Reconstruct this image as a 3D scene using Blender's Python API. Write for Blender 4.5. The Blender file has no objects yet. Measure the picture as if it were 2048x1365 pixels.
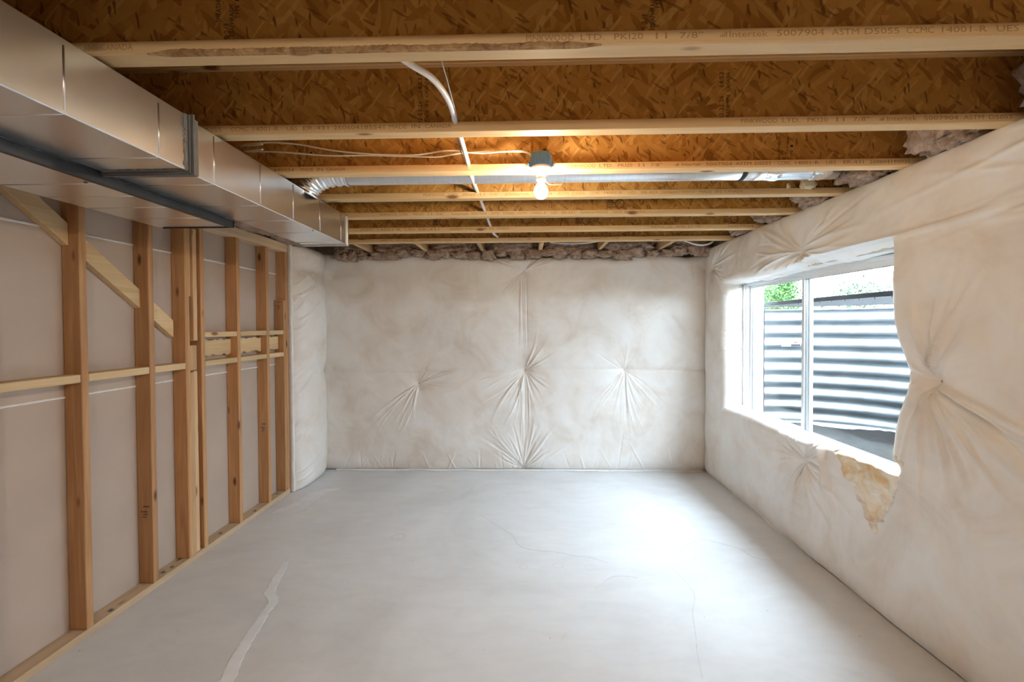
import bpy, bmesh, math, random
import numpy as np
from mathutils import Vector, Matrix, noise as mnoise

random.seed(7)
RNG = np.random.default_rng(7)
scene = bpy.context.scene
COL = scene.collection
PI = math.pi

# ------------------------------------------------------------------ camera
CAM_H = 1.533
cam_data = bpy.data.cameras.new('camera')
cam = bpy.data.objects.new('camera', cam_data)
COL.objects.link(cam)
scene.camera = cam
cam_data.sensor_width = 36.0
cam_data.lens = 36.0 * 915.0 / 2048.0
cam_data.shift_y = -16.0 / 2048.0
cam_data.clip_start = 0.05
cam.location = (0.0, 0.0, CAM_H)
cam.rotation_mode = 'XYZ'
cam_rot = (Matrix.Rotation(math.atan(24 / 915), 4, 'Z')
           @ Matrix.Rotation(math.radians(90) - math.atan(16 / 915), 4, 'X')
           @ Matrix.Rotation(-0.005, 4, 'Z'))
cam.rotation_euler = cam_rot.to_euler()

# ------------------------------------------------------------------ world: bright overcast sky
world = bpy.data.worlds.new('overcast_sky')
scene.world = world
world.use_nodes = True
wn = world.node_tree.nodes
bg = wn['Background']
bg.inputs['Color'].default_value = (0.74, 0.87, 1.0, 1.0)
bg.inputs['Strength'].default_value = 6.2

# ------------------------------------------------------------------ colour management and sampling aids
scene.view_settings.view_transform = 'Standard'
scene.view_settings.look = 'None'
scene.view_settings.gamma = 1.0
scene.view_settings.use_curve_mapping = False
scene.view_settings.exposure = 2.8
scene.cycles.use_denoising = True
scene.cycles.use_adaptive_sampling = True
scene.cycles.adaptive_threshold = 0.15
scene.cycles.max_bounces = 6
scene.cycles.diffuse_bounces = 4
scene.cycles.glossy_bounces = 3
scene.cycles.transparent_max_bounces = 12
scene.cycles.sample_clamp_indirect = 12.0
scene.cycles.caustics_reflective = False
scene.cycles.caustics_refractive = False

# window portal: emits nothing itself, only guides sky sampling through the opening
pd = bpy.data.lights.new('window_portal', 'AREA')
pd.shape = 'RECTANGLE'
pd.size = 1.22
pd.size_y = 2.0
pd.cycles.is_portal = True
portal = bpy.data.objects.new('window_portal', pd)
COL.objects.link(portal)
portal.location = (2.27, 3.34, 1.31)
portal.rotation_euler = (0, math.radians(90), 0)     # local -Z looks to -X, into the room

BULB_STRENGTH = 70.0
BULB_COLOR = (1.0, 0.80, 0.56)
FILL_BULB_STRENGTH = 150.0  # added fill lamp behind the camera, brightens the room
FILL_BULB_COLOR = (1.0, 0.90, 0.78)

# ------------------------------------------------------------------ material helpers
MATS = {}


def new_mat(name):
    m = bpy.data.materials.new(name)
    m.use_nodes = True
    nt = m.node_tree
    b = nt.nodes['Principled BSDF']
    MATS[name] = m
    return m, nt, b


def nd(nt, typ, **kw):
    n = nt.nodes.new(typ)
    for k, v in kw.items():
        setattr(n, k, v)
    return n


def lk(nt, a, b):
    nt.links.new(a, b)


def coords(nt, scale=(1, 1, 1), rot=(0, 0, 0), rand=True, kind='Object'):
    tc = nd(nt, 'ShaderNodeTexCoord')
    mp = nd(nt, 'ShaderNodeMapping')
    mp.inputs['Scale'].default_value = scale
    mp.inputs['Rotation'].default_value = rot
    src = tc.outputs[kind]
    if rand:
        oi = nd(nt, 'ShaderNodeObjectInfo')
        mul = nd(nt, 'ShaderNodeMath', operation='MULTIPLY')
        mul.inputs[1].default_value = 37.0
        lk(nt, oi.outputs['Random'], mul.inputs[0])
        add = nd(nt, 'ShaderNodeVectorMath', operation='ADD')
        lk(nt, src, add.inputs[0])
        lk(nt, mul.outputs[0], add.inputs[1])
        src = add.outputs[0]
    lk(nt, src, mp.inputs['Vector'])
    return mp.outputs['Vector']


def ramp(nt, fac, stops, interp='LINEAR'):
    r = nd(nt, 'ShaderNodeValToRGB')
    r.color_ramp.interpolation = interp
    el = r.color_ramp.elements
    while len(el) > 1:
        el.remove(el[-1])
    el[0].position = stops[0][0]
    el[0].color = (*stops[0][1], 1)
    for p, c in stops[1:]:
        e = el.new(p)
        e.color = (*c, 1)
    lk(nt, fac, r.inputs['Fac'])
    return r.outputs['Color']


def noise_tex(nt, vec, scale, detail=4.0, rough=0.55, dist=0.0):
    n = nd(nt, 'ShaderNodeTexNoise')
    n.inputs['Scale'].default_value = scale
    n.inputs['Detail'].default_value = detail
    n.inputs['Roughness'].default_value = rough
    n.inputs['Distortion'].default_value = dist
    lk(nt, vec, n.inputs['Vector'])
    return n.outputs['Fac']


def mixc(nt, fac, a, b, blend='MIX'):
    m = nd(nt, 'ShaderNodeMix', data_type='RGBA', blend_type=blend)
    for sock, v in ((m.inputs[0], fac), (m.inputs[6], a), (m.inputs[7], b)):
        if isinstance(v, (int, float)):
            sock.default_value = v
        elif isinstance(v, tuple):
            sock.default_value = (*v, 1)
        else:
            lk(nt, v, sock)
    return m.outputs[2]


def bump(nt, b, height, strength=0.3, dist=0.01):
    bn = nd(nt, 'ShaderNodeBump')
    bn.inputs['Strength'].default_value = strength
    bn.inputs['Distance'].default_value = dist
    lk(nt, height, bn.inputs['Height'])
    lk(nt, bn.outputs['Normal'], b.inputs['Normal'])


def plain(name, col, rough=0.5, metal=0.0, var=0.08, nscale=30.0, bmp=0.0):
    m, nt, b = new_mat(name)
    v = coords(nt)
    f = noise_tex(nt, v, nscale)
    lo = tuple(max(0, c * (1 - var)) for c in col)
    hi = tuple(min(1, c * (1 + var)) for c in col)
    lk(nt, ramp(nt, f, [(0.3, lo), (0.7, hi)]), b.inputs['Base Color'])
    b.inputs['Roughness'].default_value = rough
    b.inputs['Metallic'].default_value = metal
    if bmp:
        bump(nt, b, f, bmp, 0.004)
    return m


def lumber(name, light, dark, knot, axis, rough=0.6):
    """sawn softwood, grain running along the given axis"""
    m, nt, b = new_mat(name)
    long_, short = 1.3, 26.0
    sc = [short, short, short]
    sc['xyz'.index(axis)] = long_
    v = coords(nt, tuple(sc))
    f = noise_tex(nt, v, 1.0, 5.0, 0.6, 1.2)
    base = ramp(nt, f, [(0.28, dark), (0.5, tuple((a + c) / 2 for a, c in zip(light, dark))), (0.72, light)])
    sk = [9.0, 9.0, 9.0]
    sk['xyz'.index(axis)] = 3.2
    v2 = coords(nt, tuple(sk))
    vo = nd(nt, 'ShaderNodeTexVoronoi')
    vo.inputs['Scale'].default_value = 1.0
    vo.inputs['Randomness'].default_value = 1.0
    lk(nt, v2, vo.inputs['Vector'])
    kmask = ramp(nt, vo.outputs['Distance'], [(0.07, (1, 1, 1)), (0.15, (0, 0, 0))])
    col = mixc(nt, kmask, base, knot)
    oi = nd(nt, 'ShaderNodeObjectInfo')
    hv = nd(nt, 'ShaderNodeHueSaturation')
    mr = nd(nt, 'ShaderNodeMapRange')
    mr.inputs['To Min'].default_value = 0.86
    mr.inputs['To Max'].default_value = 1.12
    lk(nt, oi.outputs['Random'], mr.inputs['Value'])
    lk(nt, mr.outputs[0], hv.inputs['Value'])
    lk(nt, col, hv.inputs['Color'])
    lk(nt, hv.outputs[0], b.inputs['Base Color'])
    b.inputs['Roughness'].default_value = rough
    bump(nt, b, f, 0.15, 0.002)
    return m


def osb(name, tone=1.0):
    """oriented strand board: layers of long, randomly turned wood strands"""
    m, nt, b = new_mat(name)
    tc = nd(nt, 'ShaderNodeTexCoord')
    oi = nd(nt, 'ShaderNodeObjectInfo')
    mul = nd(nt, 'ShaderNodeMath', operation='MULTIPLY')
    mul.inputs[1].default_value = 23.0
    lk(nt, oi.outputs['Random'], mul.inputs[0])
    sx = nd(nt, 'ShaderNodeSeparateXYZ')
    lk(nt, tc.outputs['Object'], sx.inputs[0])
    flat = nd(nt, 'ShaderNodeCombineXYZ')           # the board's own plane (x along it, y or z across)
    sm = nd(nt, 'ShaderNodeMath', operation='ADD')
    lk(nt, sx.outputs[1], sm.inputs[0])
    lk(nt, sx.outputs[2], sm.inputs[1])
    ax_ = nd(nt, 'ShaderNodeMath', operation='ADD')
    lk(nt, sx.outputs[0], ax_.inputs[0])
    lk(nt, mul.outputs[0], ax_.inputs[1])
    lk(nt, ax_.outputs[0], flat.inputs[0])
    lk(nt, sm.outputs[0], flat.inputs[1])
    wob = nd(nt, 'ShaderNodeTexNoise', noise_dimensions='2D')
    wob.inputs['Scale'].default_value = 9.0
    wob.inputs['Detail'].default_value = 1.0
    lk(nt, flat.outputs[0], wob.inputs['Vector'])
    wsc = nd(nt, 'ShaderNodeVectorMath', operation='SCALE')
    wsc.inputs['Scale'].default_value = 0.022
    lk(nt, wob.outputs['Color'], wsc.inputs[0])
    base = nd(nt, 'ShaderNodeVectorMath', operation='ADD')
    lk(nt, flat.outputs[0], base.inputs[0])
    lk(nt, wsc.outputs[0], base.inputs[1])
    cols, darks = [], []
    layers = ((1.45, 13, 58), (0.62, 11, 46), (-0.80, 12, 52), (0.9, 14, 130), (1.75, 32, 150), (-0.55, 26, 140))
    for i, (ang, sl, ss) in enumerate(layers):
        mp = nd(nt, 'ShaderNodeMapping')
        mp.vector_type = 'TEXTURE'
        mp.inputs['Rotation'].default_value = (0, 0, ang)
        mp.inputs['Scale'].default_value = (1 / sl, 1 / ss, 1)
        mp.inputs['Location'].default_value = (i * 3.1, i * 1.7, 0)
        lk(nt, base.outputs[0], mp.inputs['Vector'])
        vo = nd(nt, 'ShaderNodeTexVoronoi', voronoi_dimensions='2D')
        vo.inputs['Scale'].default_value = 1.0
        lk(nt, mp.outputs[0], vo.inputs['Vector'])
        sc_ = nd(nt, 'ShaderNodeSeparateColor')
        lk(nt, vo.outputs['Color'], sc_.inputs[0])
        cols.append(sc_.outputs[0])
        darks.append(sc_.outputs[1])
    light, mid, low = (0.64 * tone, 0.375 * tone, 0.115 * tone), (0.49 * tone, 0.25 * tone, 0.058 * tone), (0.33 * tone, 0.145 * tone, 0.028 * tone)
    stops = [(0.0, low), (0.25, mid), (0.8, tuple((a + c) / 2 for a, c in zip(mid, light))), (1.0, light)]
    c = ramp(nt, cols[0], stops)
    for i in (1, 2):
        sel = ramp(nt, darks[i], [(0.55, (0, 0, 0)), (0.58, (1, 1, 1))])
        c = mixc(nt, sel, c, ramp(nt, cols[i], stops))
    deep = (0.12 * tone, 0.045 * tone, 0.010 * tone)
    pale = (0.72 * tone, 0.47 * tone, 0.18 * tone)
    for i, lim, tint, amt in ((3, 0.93, pale, 0.6), (4, 0.968, deep, 0.75), (5, 0.955, deep, 0.6)):
        sel = ramp(nt, darks[i], [(lim, (0, 0, 0)), (lim + 0.01, (amt,) * 3)])
        c = mixc(nt, sel, c, tint)
    lk(nt, c, b.inputs['Base Color'])
    b.inputs['Roughness'].default_value = 0.5
    return m


def blanket_mat(name):
    m, nt, b = new_mat(name)
    v = coords(nt, rand=True)
    f1 = noise_tex(nt, v, 2.6, 4.0, 0.6, 0.8)
    c = ramp(nt, f1, [(0.30, (0.77, 0.70, 0.63)), (0.47, (0.85, 0.81, 0.765)), (0.64, (0.89, 0.875, 0.855))])
    lk(nt, c, b.inputs['Base Color'])
    b.inputs['Roughness'].default_value = 0.40
    b.inputs['Specular IOR Level'].default_value = 0.45
    return m


def fluff_mat(name, light, dark, nscale=22.0, bmp=0.8, lo=0.3, hi=0.7):
    m, nt, b = new_mat(name)
    v = coords(nt)
    f = noise_tex(nt, v, nscale, 6.0, 0.7, 0.9)
    lk(nt, ramp(nt, f, [(lo, dark), (hi, light)]), b.inputs['Base Color'])
    b.inputs['Roughness'].default_value = 0.95
    b.inputs['Specular IOR Level'].default_value = 0.1
    bump(nt, b, f, bmp, 0.02)
    return m


def galvanized(name, col, rough, streak=(3, 3, 3), var=0.05, wob=0.05):
    m, nt, b = new_mat(name)
    f2 = noise_tex(nt, coords(nt, streak), 2.0, 1.0)
    c = ramp(nt, f2, [(0.3, tuple(x * (1 - var) for x in col)), (0.7, tuple(min(1, x * (1 + var)) for x in col))])
    lk(nt, c, b.inputs['Base Color'])
    b.inputs['Metallic'].default_value = 1.0
    b.inputs['Roughness'].default_value = rough
    if wob:
        bump(nt, b, noise_tex(nt, coords(nt), 2.2, 1.0), wob, 0.06)
    return m


def concrete_floor(name):
    m, nt, b = new_mat(name)
    v = coords(nt, rand=False)
    f1 = noise_tex(nt, v, 0.9, 5.0, 0.6, 0.7)
    f2 = noise_tex(nt, coords(nt, (1.0, 2.6, 1), rand=False), 4.0, 4.0, 0.65, 0.5)
    c = ramp(nt, f1, [(0.3, (0.64, 0.64, 0.65)), (0.5, (0.72, 0.725, 0.74)), (0.7, (0.77, 0.785, 0.81))])
    c = mixc(nt, 0.5, c, ramp(nt, f2, [(0.3, (0.88, 0.875, 0.87)), (0.62, (1, 1, 1))]), 'MULTIPLY')
    # small dark specks and pits
    vo = nd(nt, 'ShaderNodeTexVoronoi')
    vo.inputs['Scale'].default_value = 7.0
    lk(nt, v, vo.inputs['Vector'])
    sp = ramp(nt, vo.outputs['Distance'], [(0.018, (1, 1, 1)), (0.03, (0, 0, 0))])
    c = mixc(nt, sp, c, (0.34, 0.33, 0.33))
    # faint damp blotches
    f4 = noise_tex(nt, v, 2.3, 3.0, 0.5, 1.5)
    bl = ramp(nt, f4, [(0.66, (0, 0, 0)), (0.74, (0.22, 0.22, 0.22))])
    c = mixc(nt, bl, c, (0.44, 0.43, 0.43))
    lk(nt, c, b.inputs['Base Color'])
    b.inputs['Roughness'].default_value = 0.5
    b.inputs['Specular IOR Level'].default_value = 0.35
    return m


M_OSB = osb('osb_web')
M_OSB_FLOOR = osb('osb_subfloor', 0.85)
FL, FD, FK = (0.78, 0.56, 0.31), (0.60, 0.38, 0.18), (0.22, 0.10, 0.04)
M_FLANGE = lumber('pale_softwood_flange', (0.86, 0.645, 0.36), (0.74, 0.49, 0.235), FK, 'x')
M_BLOCK_Y = lumber('pale_softwood_block', FL, FD, FK, 'y')
M_STUD = lumber('fir_stud', (0.63, 0.36, 0.17), (0.42, 0.20, 0.08), (0.13, 0.045, 0.018), 'z')
M_STUD_PALE = lumber('pale_stud', (0.76, 0.52, 0.30), (0.56, 0.33, 0.16), (0.17, 0.07, 0.03), 'z')
M_PLATE = lumber('pale_plate', (0.74, 0.56, 0.37), (0.56, 0.39, 0.24), (0.2, 0.1, 0.05), 'y')
M_BRACE = lumber('pine_brace', (0.84, 0.64, 0.38), (0.66, 0.44, 0.22), (0.25, 0.12, 0.05), 'y')
M_BARK = fluff_mat('bark_wane', (0.68, 0.45, 0.22), (0.20, 0.085, 0.035), 22.0)
M_DRYWALL = plain('drywall_back_paper', (0.53, 0.43, 0.36), 0.85, 0, 0.05, 3.0)
M_COMPOUND = plain('joint_compound', (0.85, 0.84, 0.83), 0.8, 0, 0.04)
M_BLANKET = blanket_mat('vinyl_faced_blanket')
M_HEM = plain('white_plastic_hem', (0.86, 0.85, 0.85), 0.35, 0, 0.05, 20, 0.2)
M_FIBER_BROWN = fluff_mat('brown_fiberglass', (0.66, 0.53, 0.44), (0.27, 0.175, 0.12), 16.0)
M_FIBER_CREAM = fluff_mat('cream_fiberglass', (0.97, 0.94, 0.86), (0.78, 0.56, 0.28), 6.0, 0.3, 0.33, 0.56)
M_FOAM = fluff_mat('spray_foam', (0.86, 0.78, 0.60), (0.70, 0.58, 0.38), 14.0)
M_DUCT = galvanized('galvanized_duct', (0.76, 0.785, 0.81), 0.28, (1.5, 1.5, 1.5), 0.03, 0.10)
M_DUCT2 = galvanized('galvanized_round', (0.82, 0.83, 0.85), 0.25, (60, 3, 3))
M_SEAL = plain('duct_sealant', (0.17, 0.17, 0.175), 0.6, 0.2, 0.15, 20, 0.3)
M_ANGLE = plain('dark_steel_angle', (0.022, 0.024, 0.028), 0.45, 0.1, 0.2)
M_FOIL = galvanized('foil_tape', (0.88, 0.86, 0.85), 0.18, (40, 40, 40))
M_FLOOR = concrete_floor('concrete_slab')
M_PATCH = plain('crack_patch', (0.80, 0.81, 0.84), 0.7, 0, 0.05, 12)
M_CRACK = plain('hairline_crack', (0.58, 0.58, 0.60), 0.8, 0, 0.1)
M_STAIN = plain('slab_stain', (0.655, 0.655, 0.66), 0.6, 0, 0.06)
M_CONC = plain('foundation_concrete', (0.62, 0.61, 0.60), 0.85, 0, 0.18, 18, 0.5)
M_VINYL = plain('white_vinyl', (0.78, 0.79, 0.80), 0.3, 0, 0.02)
M_GASKET = plain('grey_gasket', (0.22, 0.24, 0.26), 0.5, 0, 0.08)
M_PEX = plain('white_pex', (0.85, 0.86, 0.88), 0.32, 0, 0.03)
M_CABLE = plain('white_cable', (0.82, 0.80, 0.75), 0.45, 0, 0.05)
M_CABLE_GREY = plain('grey_cable', (0.28, 0.26, 0.27), 0.5, 0, 0.1)
M_BLUE = plain('blue_plastic_box', (0.12, 0.29, 0.60), 0.45, 0, 0.06)
M_PORC = plain('white_porcelain', (0.86, 0.84, 0.80), 0.18, 0, 0.02)
M_INK = plain('print_ink', (0.42, 0.25, 0.09), 0.7, 0, 0.15, 200)
M_INK_DARK = plain('dark_print_ink', (0.035, 0.018, 0.01), 0.7, 0, 0.2, 200)
M_INK_MARK = plain('logo_print_ink', (0.15, 0.08, 0.028), 0.7, 0, 0.2, 200)
M_STAMP = plain('stud_stamp_ink', (0.10, 0.06, 0.05), 0.7, 0, 0.2, 200)
M_NAIL = plain('grey_nail_metal', (0.25, 0.24, 0.24), 0.4, 0.8, 0.1)
M_PIN = plain('insulation_pin', (0.45, 0.34, 0.26), 0.5, 0.1, 0.1)
M_WELL = galvanized('corrugated_steel', (0.31, 0.335, 0.36), 0.55, (3, 3, 3), 0.14)
M_IRON = plain('black_iron', (0.010, 0.010, 0.012), 0.6, 0.0, 0.2)
M_SOIL = fluff_mat('dark_gravel_soil', (0.055, 0.052, 0.05), (0.010, 0.009, 0.009), 60.0)
M_GROUND = fluff_mat('yard_soil', (0.42, 0.36, 0.28), (0.28, 0.23, 0.17), 12.0)
M_LEAF = plain('green_leaf', (0.030, 0.105, 0.010), 0.55, 0, 0.6, 5)
M_LEAF2 = plain('deep_green_leaf', (0.010, 0.038, 0.014), 0.55, 0, 0.4, 5)
M_TWIG = plain('twig_bark', (0.18, 0.11, 0.06), 0.8, 0, 0.2)
M_STICK_W = plain('sticker_grey', (0.60, 0.62, 0.60), 0.5)
M_STICK_R = plain('sticker_red', (0.65, 0.10, 0.08), 0.5)
M_STICK_K = plain('sticker_black', (0.035, 0.035, 0.045), 0.5)

m, nt, b = new_mat('lit_bulb')
b.inputs['Base Color'].default_value = (1, 0.95, 0.85, 1)
b.inputs['Emission Color'].default_value = (*BULB_COLOR, 1)
b.inputs['Emission Strength'].default_value = BULB_STRENGTH
M_BULB = m
M_BULB_FILL = m.copy()
M_BULB_FILL.name = 'lit_bulb_rear'
b = M_BULB_FILL.node_tree.nodes['Principled BSDF']
b.inputs['Emission Color'].default_value = (*FILL_BULB_COLOR, 1)
b.inputs['Emission Strength'].default_value = FILL_BULB_STRENGTH

m, nt, b = new_mat('window_glass')
tr = nd(nt, 'ShaderNodeBsdfTransparent')
tr.inputs['Color'].default_value = (0.93, 0.96, 0.96, 1)
gl = nd(nt, 'ShaderNodeBsdfGlossy')
gl.inputs['Roughness'].default_value = 0.02
fr = nd(nt, 'ShaderNodeFresnel')
geo = nd(nt, 'ShaderNodeNewGeometry')
ior = nd(nt, 'ShaderNodeMapRange')          # the same reflectance from either side of the thin pane
ior.inputs['To Min'].default_value = 1.25
ior.inputs['To Max'].default_value = 1 / 1.25
lk(nt, geo.outputs['Backfacing'], ior.inputs['Value'])
lk(nt, ior.outputs[0], fr.inputs['IOR'])
mx = nd(nt, 'ShaderNodeMixShader')
lk(nt, fr.outputs[0], mx.inputs[0])
lk(nt, tr.outputs[0], mx.inputs[1])
lk(nt, gl.outputs[0], mx.inputs[2])
lk(nt, mx.outputs[0], nt.nodes['Material Output'].inputs['Surface'])
M_GLASS = m

# ------------------------------------------------------------------ object helpers


def wloc(o):
    p = Vector(o.location)
    while o.parent is not None:
        o = o.parent
        p = p + Vector(o.location)
    return p


def tag(o, label=None, cat=None, group=None, kind=None):
    if label:
        o['label'] = label
    if cat:
        o['category'] = cat
    if group:
        o['group'] = group
    if kind:
        o['kind'] = kind
    return o


def thing(name, loc, label, cat, group=None):
    o = bpy.data.objects.new(name, None)
    o.empty_display_size = 0.05
    o.location = loc
    COL.objects.link(o)
    return tag(o, label, cat, group)


def link_mesh(name, me, mat, parent=None, loc=None):
    o = bpy.data.objects.new(name, me)
    COL.objects.link(o)
    if mat is not None and len(me.materials) == 0:
        me.materials.append(mat)
    if parent is not None:
        o.parent = parent
    if loc is not None:
        o.location = loc
    return o


class MB:
    """collects world-space boxes, tubes, lathes ... into one mesh"""

    def __init__(self):
        self.v, self.f = [], []

    def add(self, verts, faces):
        n = len(self.v)
        self.v += [tuple(p) for p in verts]
        self.f += [tuple(i + n for i in f) for f in faces]
        return self

    def box(self, x0, x1, y0, y1, z0, z1):
        vs = [(x, y, z) for x in (x0, x1) for y in (y0, y1) for z in (z0, z1)]
        return self.add(vs, [(0, 1, 3, 2), (4, 6, 7, 5), (0, 4, 5, 1), (2, 3, 7, 6), (0, 2, 6, 4), (1, 5, 7, 3)])

    def prism(self, poly, axis, a, b):
        """poly: 2-D points in the plane across the axis; extruded from a to b"""
        n = len(poly)

        def P(p, t):
            return {'x': (t, p[0], p[1]), 'y': (p[0], t, p[1]), 'z': (p[0], p[1], t)}[axis]
        vs = [P(p, a) for p in poly] + [P(p, b) for p in poly]
        fs = [tuple(range(n))[::-1], tuple(range(n, 2 * n))]
        fs += [(i, (i + 1) % n, n + (i + 1) % n, n + i) for i in range(n)]
        return self.add(vs, fs)

    def tube(self, pts, r, seg=10, cap=True):
        pts = [Vector(p) for p in pts]
        rs = r if isinstance(r, (list, tuple)) else [r] * len(pts)
        rings = []
        up = Vector((0.13, 0.31, 0.94))
        prev = None
        for i, p in enumerate(pts):
            d = (pts[min(i + 1, len(pts) - 1)] - pts[max(i - 1, 0)]).normalized()
            if prev is None:
                a = d.cross(up)
                if a.length < 0.1:
                    a = d.cross(Vector((1, 0, 0)))
            else:
                a = prev - d * prev.dot(d)
            a.normalize()
            prev = a
            c = d.cross(a)
            rings.append([p + (a * math.cos(t) + c * math.sin(t)) * rs[i] for t in [2 * PI * k / seg for k in range(seg)]])
        vs = [q for ring in rings for q in ring]
        fs = []
        for i in range(len(pts) - 1):
            for k in range(seg):
                k2 = (k + 1) % seg
                fs.append((i * seg + k, i * seg + k2, (i + 1) * seg + k2, (i + 1) * seg + k))
        if cap:
            fs.append(tuple(range(seg))[::-1])
            fs.append(tuple((len(pts) - 1) * seg + k for k in range(seg)))
        return self.add(vs, fs)

    def lathe(self, prof, c, seg=24):
        """prof: (radius, z) pairs about a vertical axis through c"""
        vs, fs = [], []
        for r, z in prof:
            vs += [(c[0] + r * math.cos(2 * PI * k / seg), c[1] + r * math.sin(2 * PI * k / seg), c[2] + z) for k in range(seg)]
        for i in range(len(prof) - 1):
            for k in range(seg):
                k2 = (k + 1) % seg
                fs.append((i * seg + k, i * seg + k2, (i + 1) * seg + k2, (i + 1) * seg + k))
        return self.add(vs, fs)

    def build(self, name, mat, parent=None, smooth=False, bevel=0.0, origin=None):
        if origin is None:
            origin = wloc(parent) if parent is not None else Vector((0, 0, 0))
        origin = Vector(origin)
        me = bpy.data.meshes.new(name)
        me.from_pydata([tuple(Vector(p) - origin) for p in self.v], [], self.f)
        if bevel > 0:
            bm = bmesh.new()
            bm.from_mesh(me)
            bmesh.ops.recalc_face_normals(bm, faces=bm.faces)
            bmesh.ops.bevel(bm, geom=list(bm.edges), offset=bevel, segments=1, affect='EDGES', profile=0.5)
            bm.to_mesh(me)
            bm.free()
        else:
            bm = bmesh.new()
            bm.from_mesh(me)
            bmesh.ops.recalc_face_normals(bm, faces=bm.faces)
            bm.to_mesh(me)
            bm.free()
        if smooth:
            me.polygons.foreach_set('use_smooth', [True] * len(me.polygons))
        me.update()
        loc = origin - (wloc(parent) if parent is not None else Vector((0, 0, 0)))
        return link_mesh(name, me, mat, parent, loc)


def quick_box(name, x0, x1, y0, y1, z0, z1, mat, parent=None, bevel=0.002):
    return MB().box(x0, x1, y0, y1, z0, z1).build(name, mat, parent, False, bevel, origin=(x0, y0, z0))


def spline(pts, n=8):
    """Catmull-Rom through pts"""
    P = [Vector(p) for p in pts]
    out = []
    for i in range(len(P) - 1):
        p0, p1, p2, p3 = P[max(i - 1, 0)], P[i], P[i + 1], P[min(i + 2, len(P) - 1)]
        for k in range(n):
            t = k / n
            out.append(0.5 * ((2 * p1) + (p2 - p0) * t + (2 * p0 - 5 * p1 + 4 * p2 - p3) * t * t + (3 * p1 - p0 - 3 * p2 + p3) * t ** 3))
    out.append(P[-1])
    return out


def np_mesh(name, verts, quads, mat, parent=None, origin=(0, 0, 0), smooth=True):
    """verts (n,3) array, quads (m,4) int array; unused vertices are dropped"""
    used = np.unique(quads)
    remap = np.full(len(verts), -1, dtype=np.int64)
    remap[used] = np.arange(len(used))
    V = (verts[used] - np.array(origin)).astype(np.float32)
    Q = remap[quads].astype(np.int32)
    me = bpy.data.meshes.new(name)
    me.vertices.add(len(V))
    me.vertices.foreach_set('co', V.ravel())
    me.loops.add(Q.size)
    me.loops.foreach_set('vertex_index', Q.ravel())
    me.polygons.add(len(Q))
    me.polygons.foreach_set('loop_start', np.arange(0, Q.size, 4, dtype=np.int32))
    me.polygons.foreach_set('loop_total', np.full(len(Q), 4, dtype=np.int32))
    me.polygons.foreach_set('use_smooth', np.full(len(Q), smooth))
    me.update(calc_edges=True)
    me.validate()
    base = wloc(parent) if parent is not None else Vector((0, 0, 0))
    return link_mesh(name, me, mat, parent, Vector(origin) - base)


def grid_quads(nv, nu, flip=False):
    i = np.arange((nv - 1) * (nu - 1))
    r, c = i // (nu - 1), i % (nu - 1)
    a = r * nu + c
    q = np.stack([a, a + 1, a + nu + 1, a + nu], 1)
    return q[:, ::-1] if flip else q


def vnoise(u, v, s, seed):
    """smooth value noise in [-1, 1] with cell size s"""
    rg = np.random.default_rng(seed)
    T = rg.uniform(-1, 1, (64, 64))
    x, y = u / s + 100.0, v / s + 100.0
    xi, yi = np.floor(x).astype(int), np.floor(y).astype(int)
    fx, fy = x - xi, y - yi
    fx, fy = fx * fx * (3 - 2 * fx), fy * fy * (3 - 2 * fy)
    a = T[yi % 64, xi % 64]
    b_ = T[yi % 64, (xi + 1) % 64]
    c = T[(yi + 1) % 64, xi % 64]
    d = T[(yi + 1) % 64, (xi + 1) % 64]
    return (a * (1 - fx) + b_ * fx) * (1 - fy) + (c * (1 - fx) + d * fx) * fy


def fbm(u, v, s, seed, octs=3):
    t, a = 0, 1.0
    for k in range(octs):
        t = t + a * vnoise(u, v, s / 2 ** k, seed + k)
        a *= 0.5
    return t


def fold(U, V, D, p, ang, L, w0, w1, h, bend=0.0):
    """adds one soft crease (h > 0 ridge, h < 0 furrow) to the displacement D"""
    cx, sy = math.cos(ang), math.sin(ang)
    dx, dy = U - p[0], V - p[1]
    s = (dx * cx + dy * sy) / L
    mask = (s > 0) & (s < 1)
    if not mask.any():
        return
    s_ = s[mask]
    q = (-dx[mask] * sy + dy[mask] * cx) - bend * L * 4 * s_ * (1 - s_)
    w = w0 + (w1 - w0) * s_
    tap = np.minimum(1, s_ * 9) * (1 - s_) ** 0.8
    D[mask] += 1.7 * h * tap * np.exp(-(q / w) ** 2)


def fan(U, V, D, p, a0, a1, n, l0, l1, h, seed, w1=0.014, bend=0.06):
    """pleats radiating from a pin between the angles a0 and a1 (degrees)"""
    rg = random.Random(seed)
    for k in range(n):
        a = math.radians(a0 + (a1 - a0) * (k + rg.uniform(0.1, 0.9)) / n)
        L = rg.uniform(l0, l1)
        q = (p[0] + 0.022 * math.cos(a), p[1] + 0.022 * math.sin(a))
        fold(U, V, D, q, a, L, 0.006, w1 * rg.uniform(0.6, 1.3), h * rg.choice((1, 1, -0.9)) * rg.uniform(0.4, 1.1), rg.uniform(-bend, bend))


def dimple(U, V, D, p, depth, s):
    r = np.hypot(U - p[0], V - p[1])
    D -= depth * np.exp(-r / s)


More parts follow.
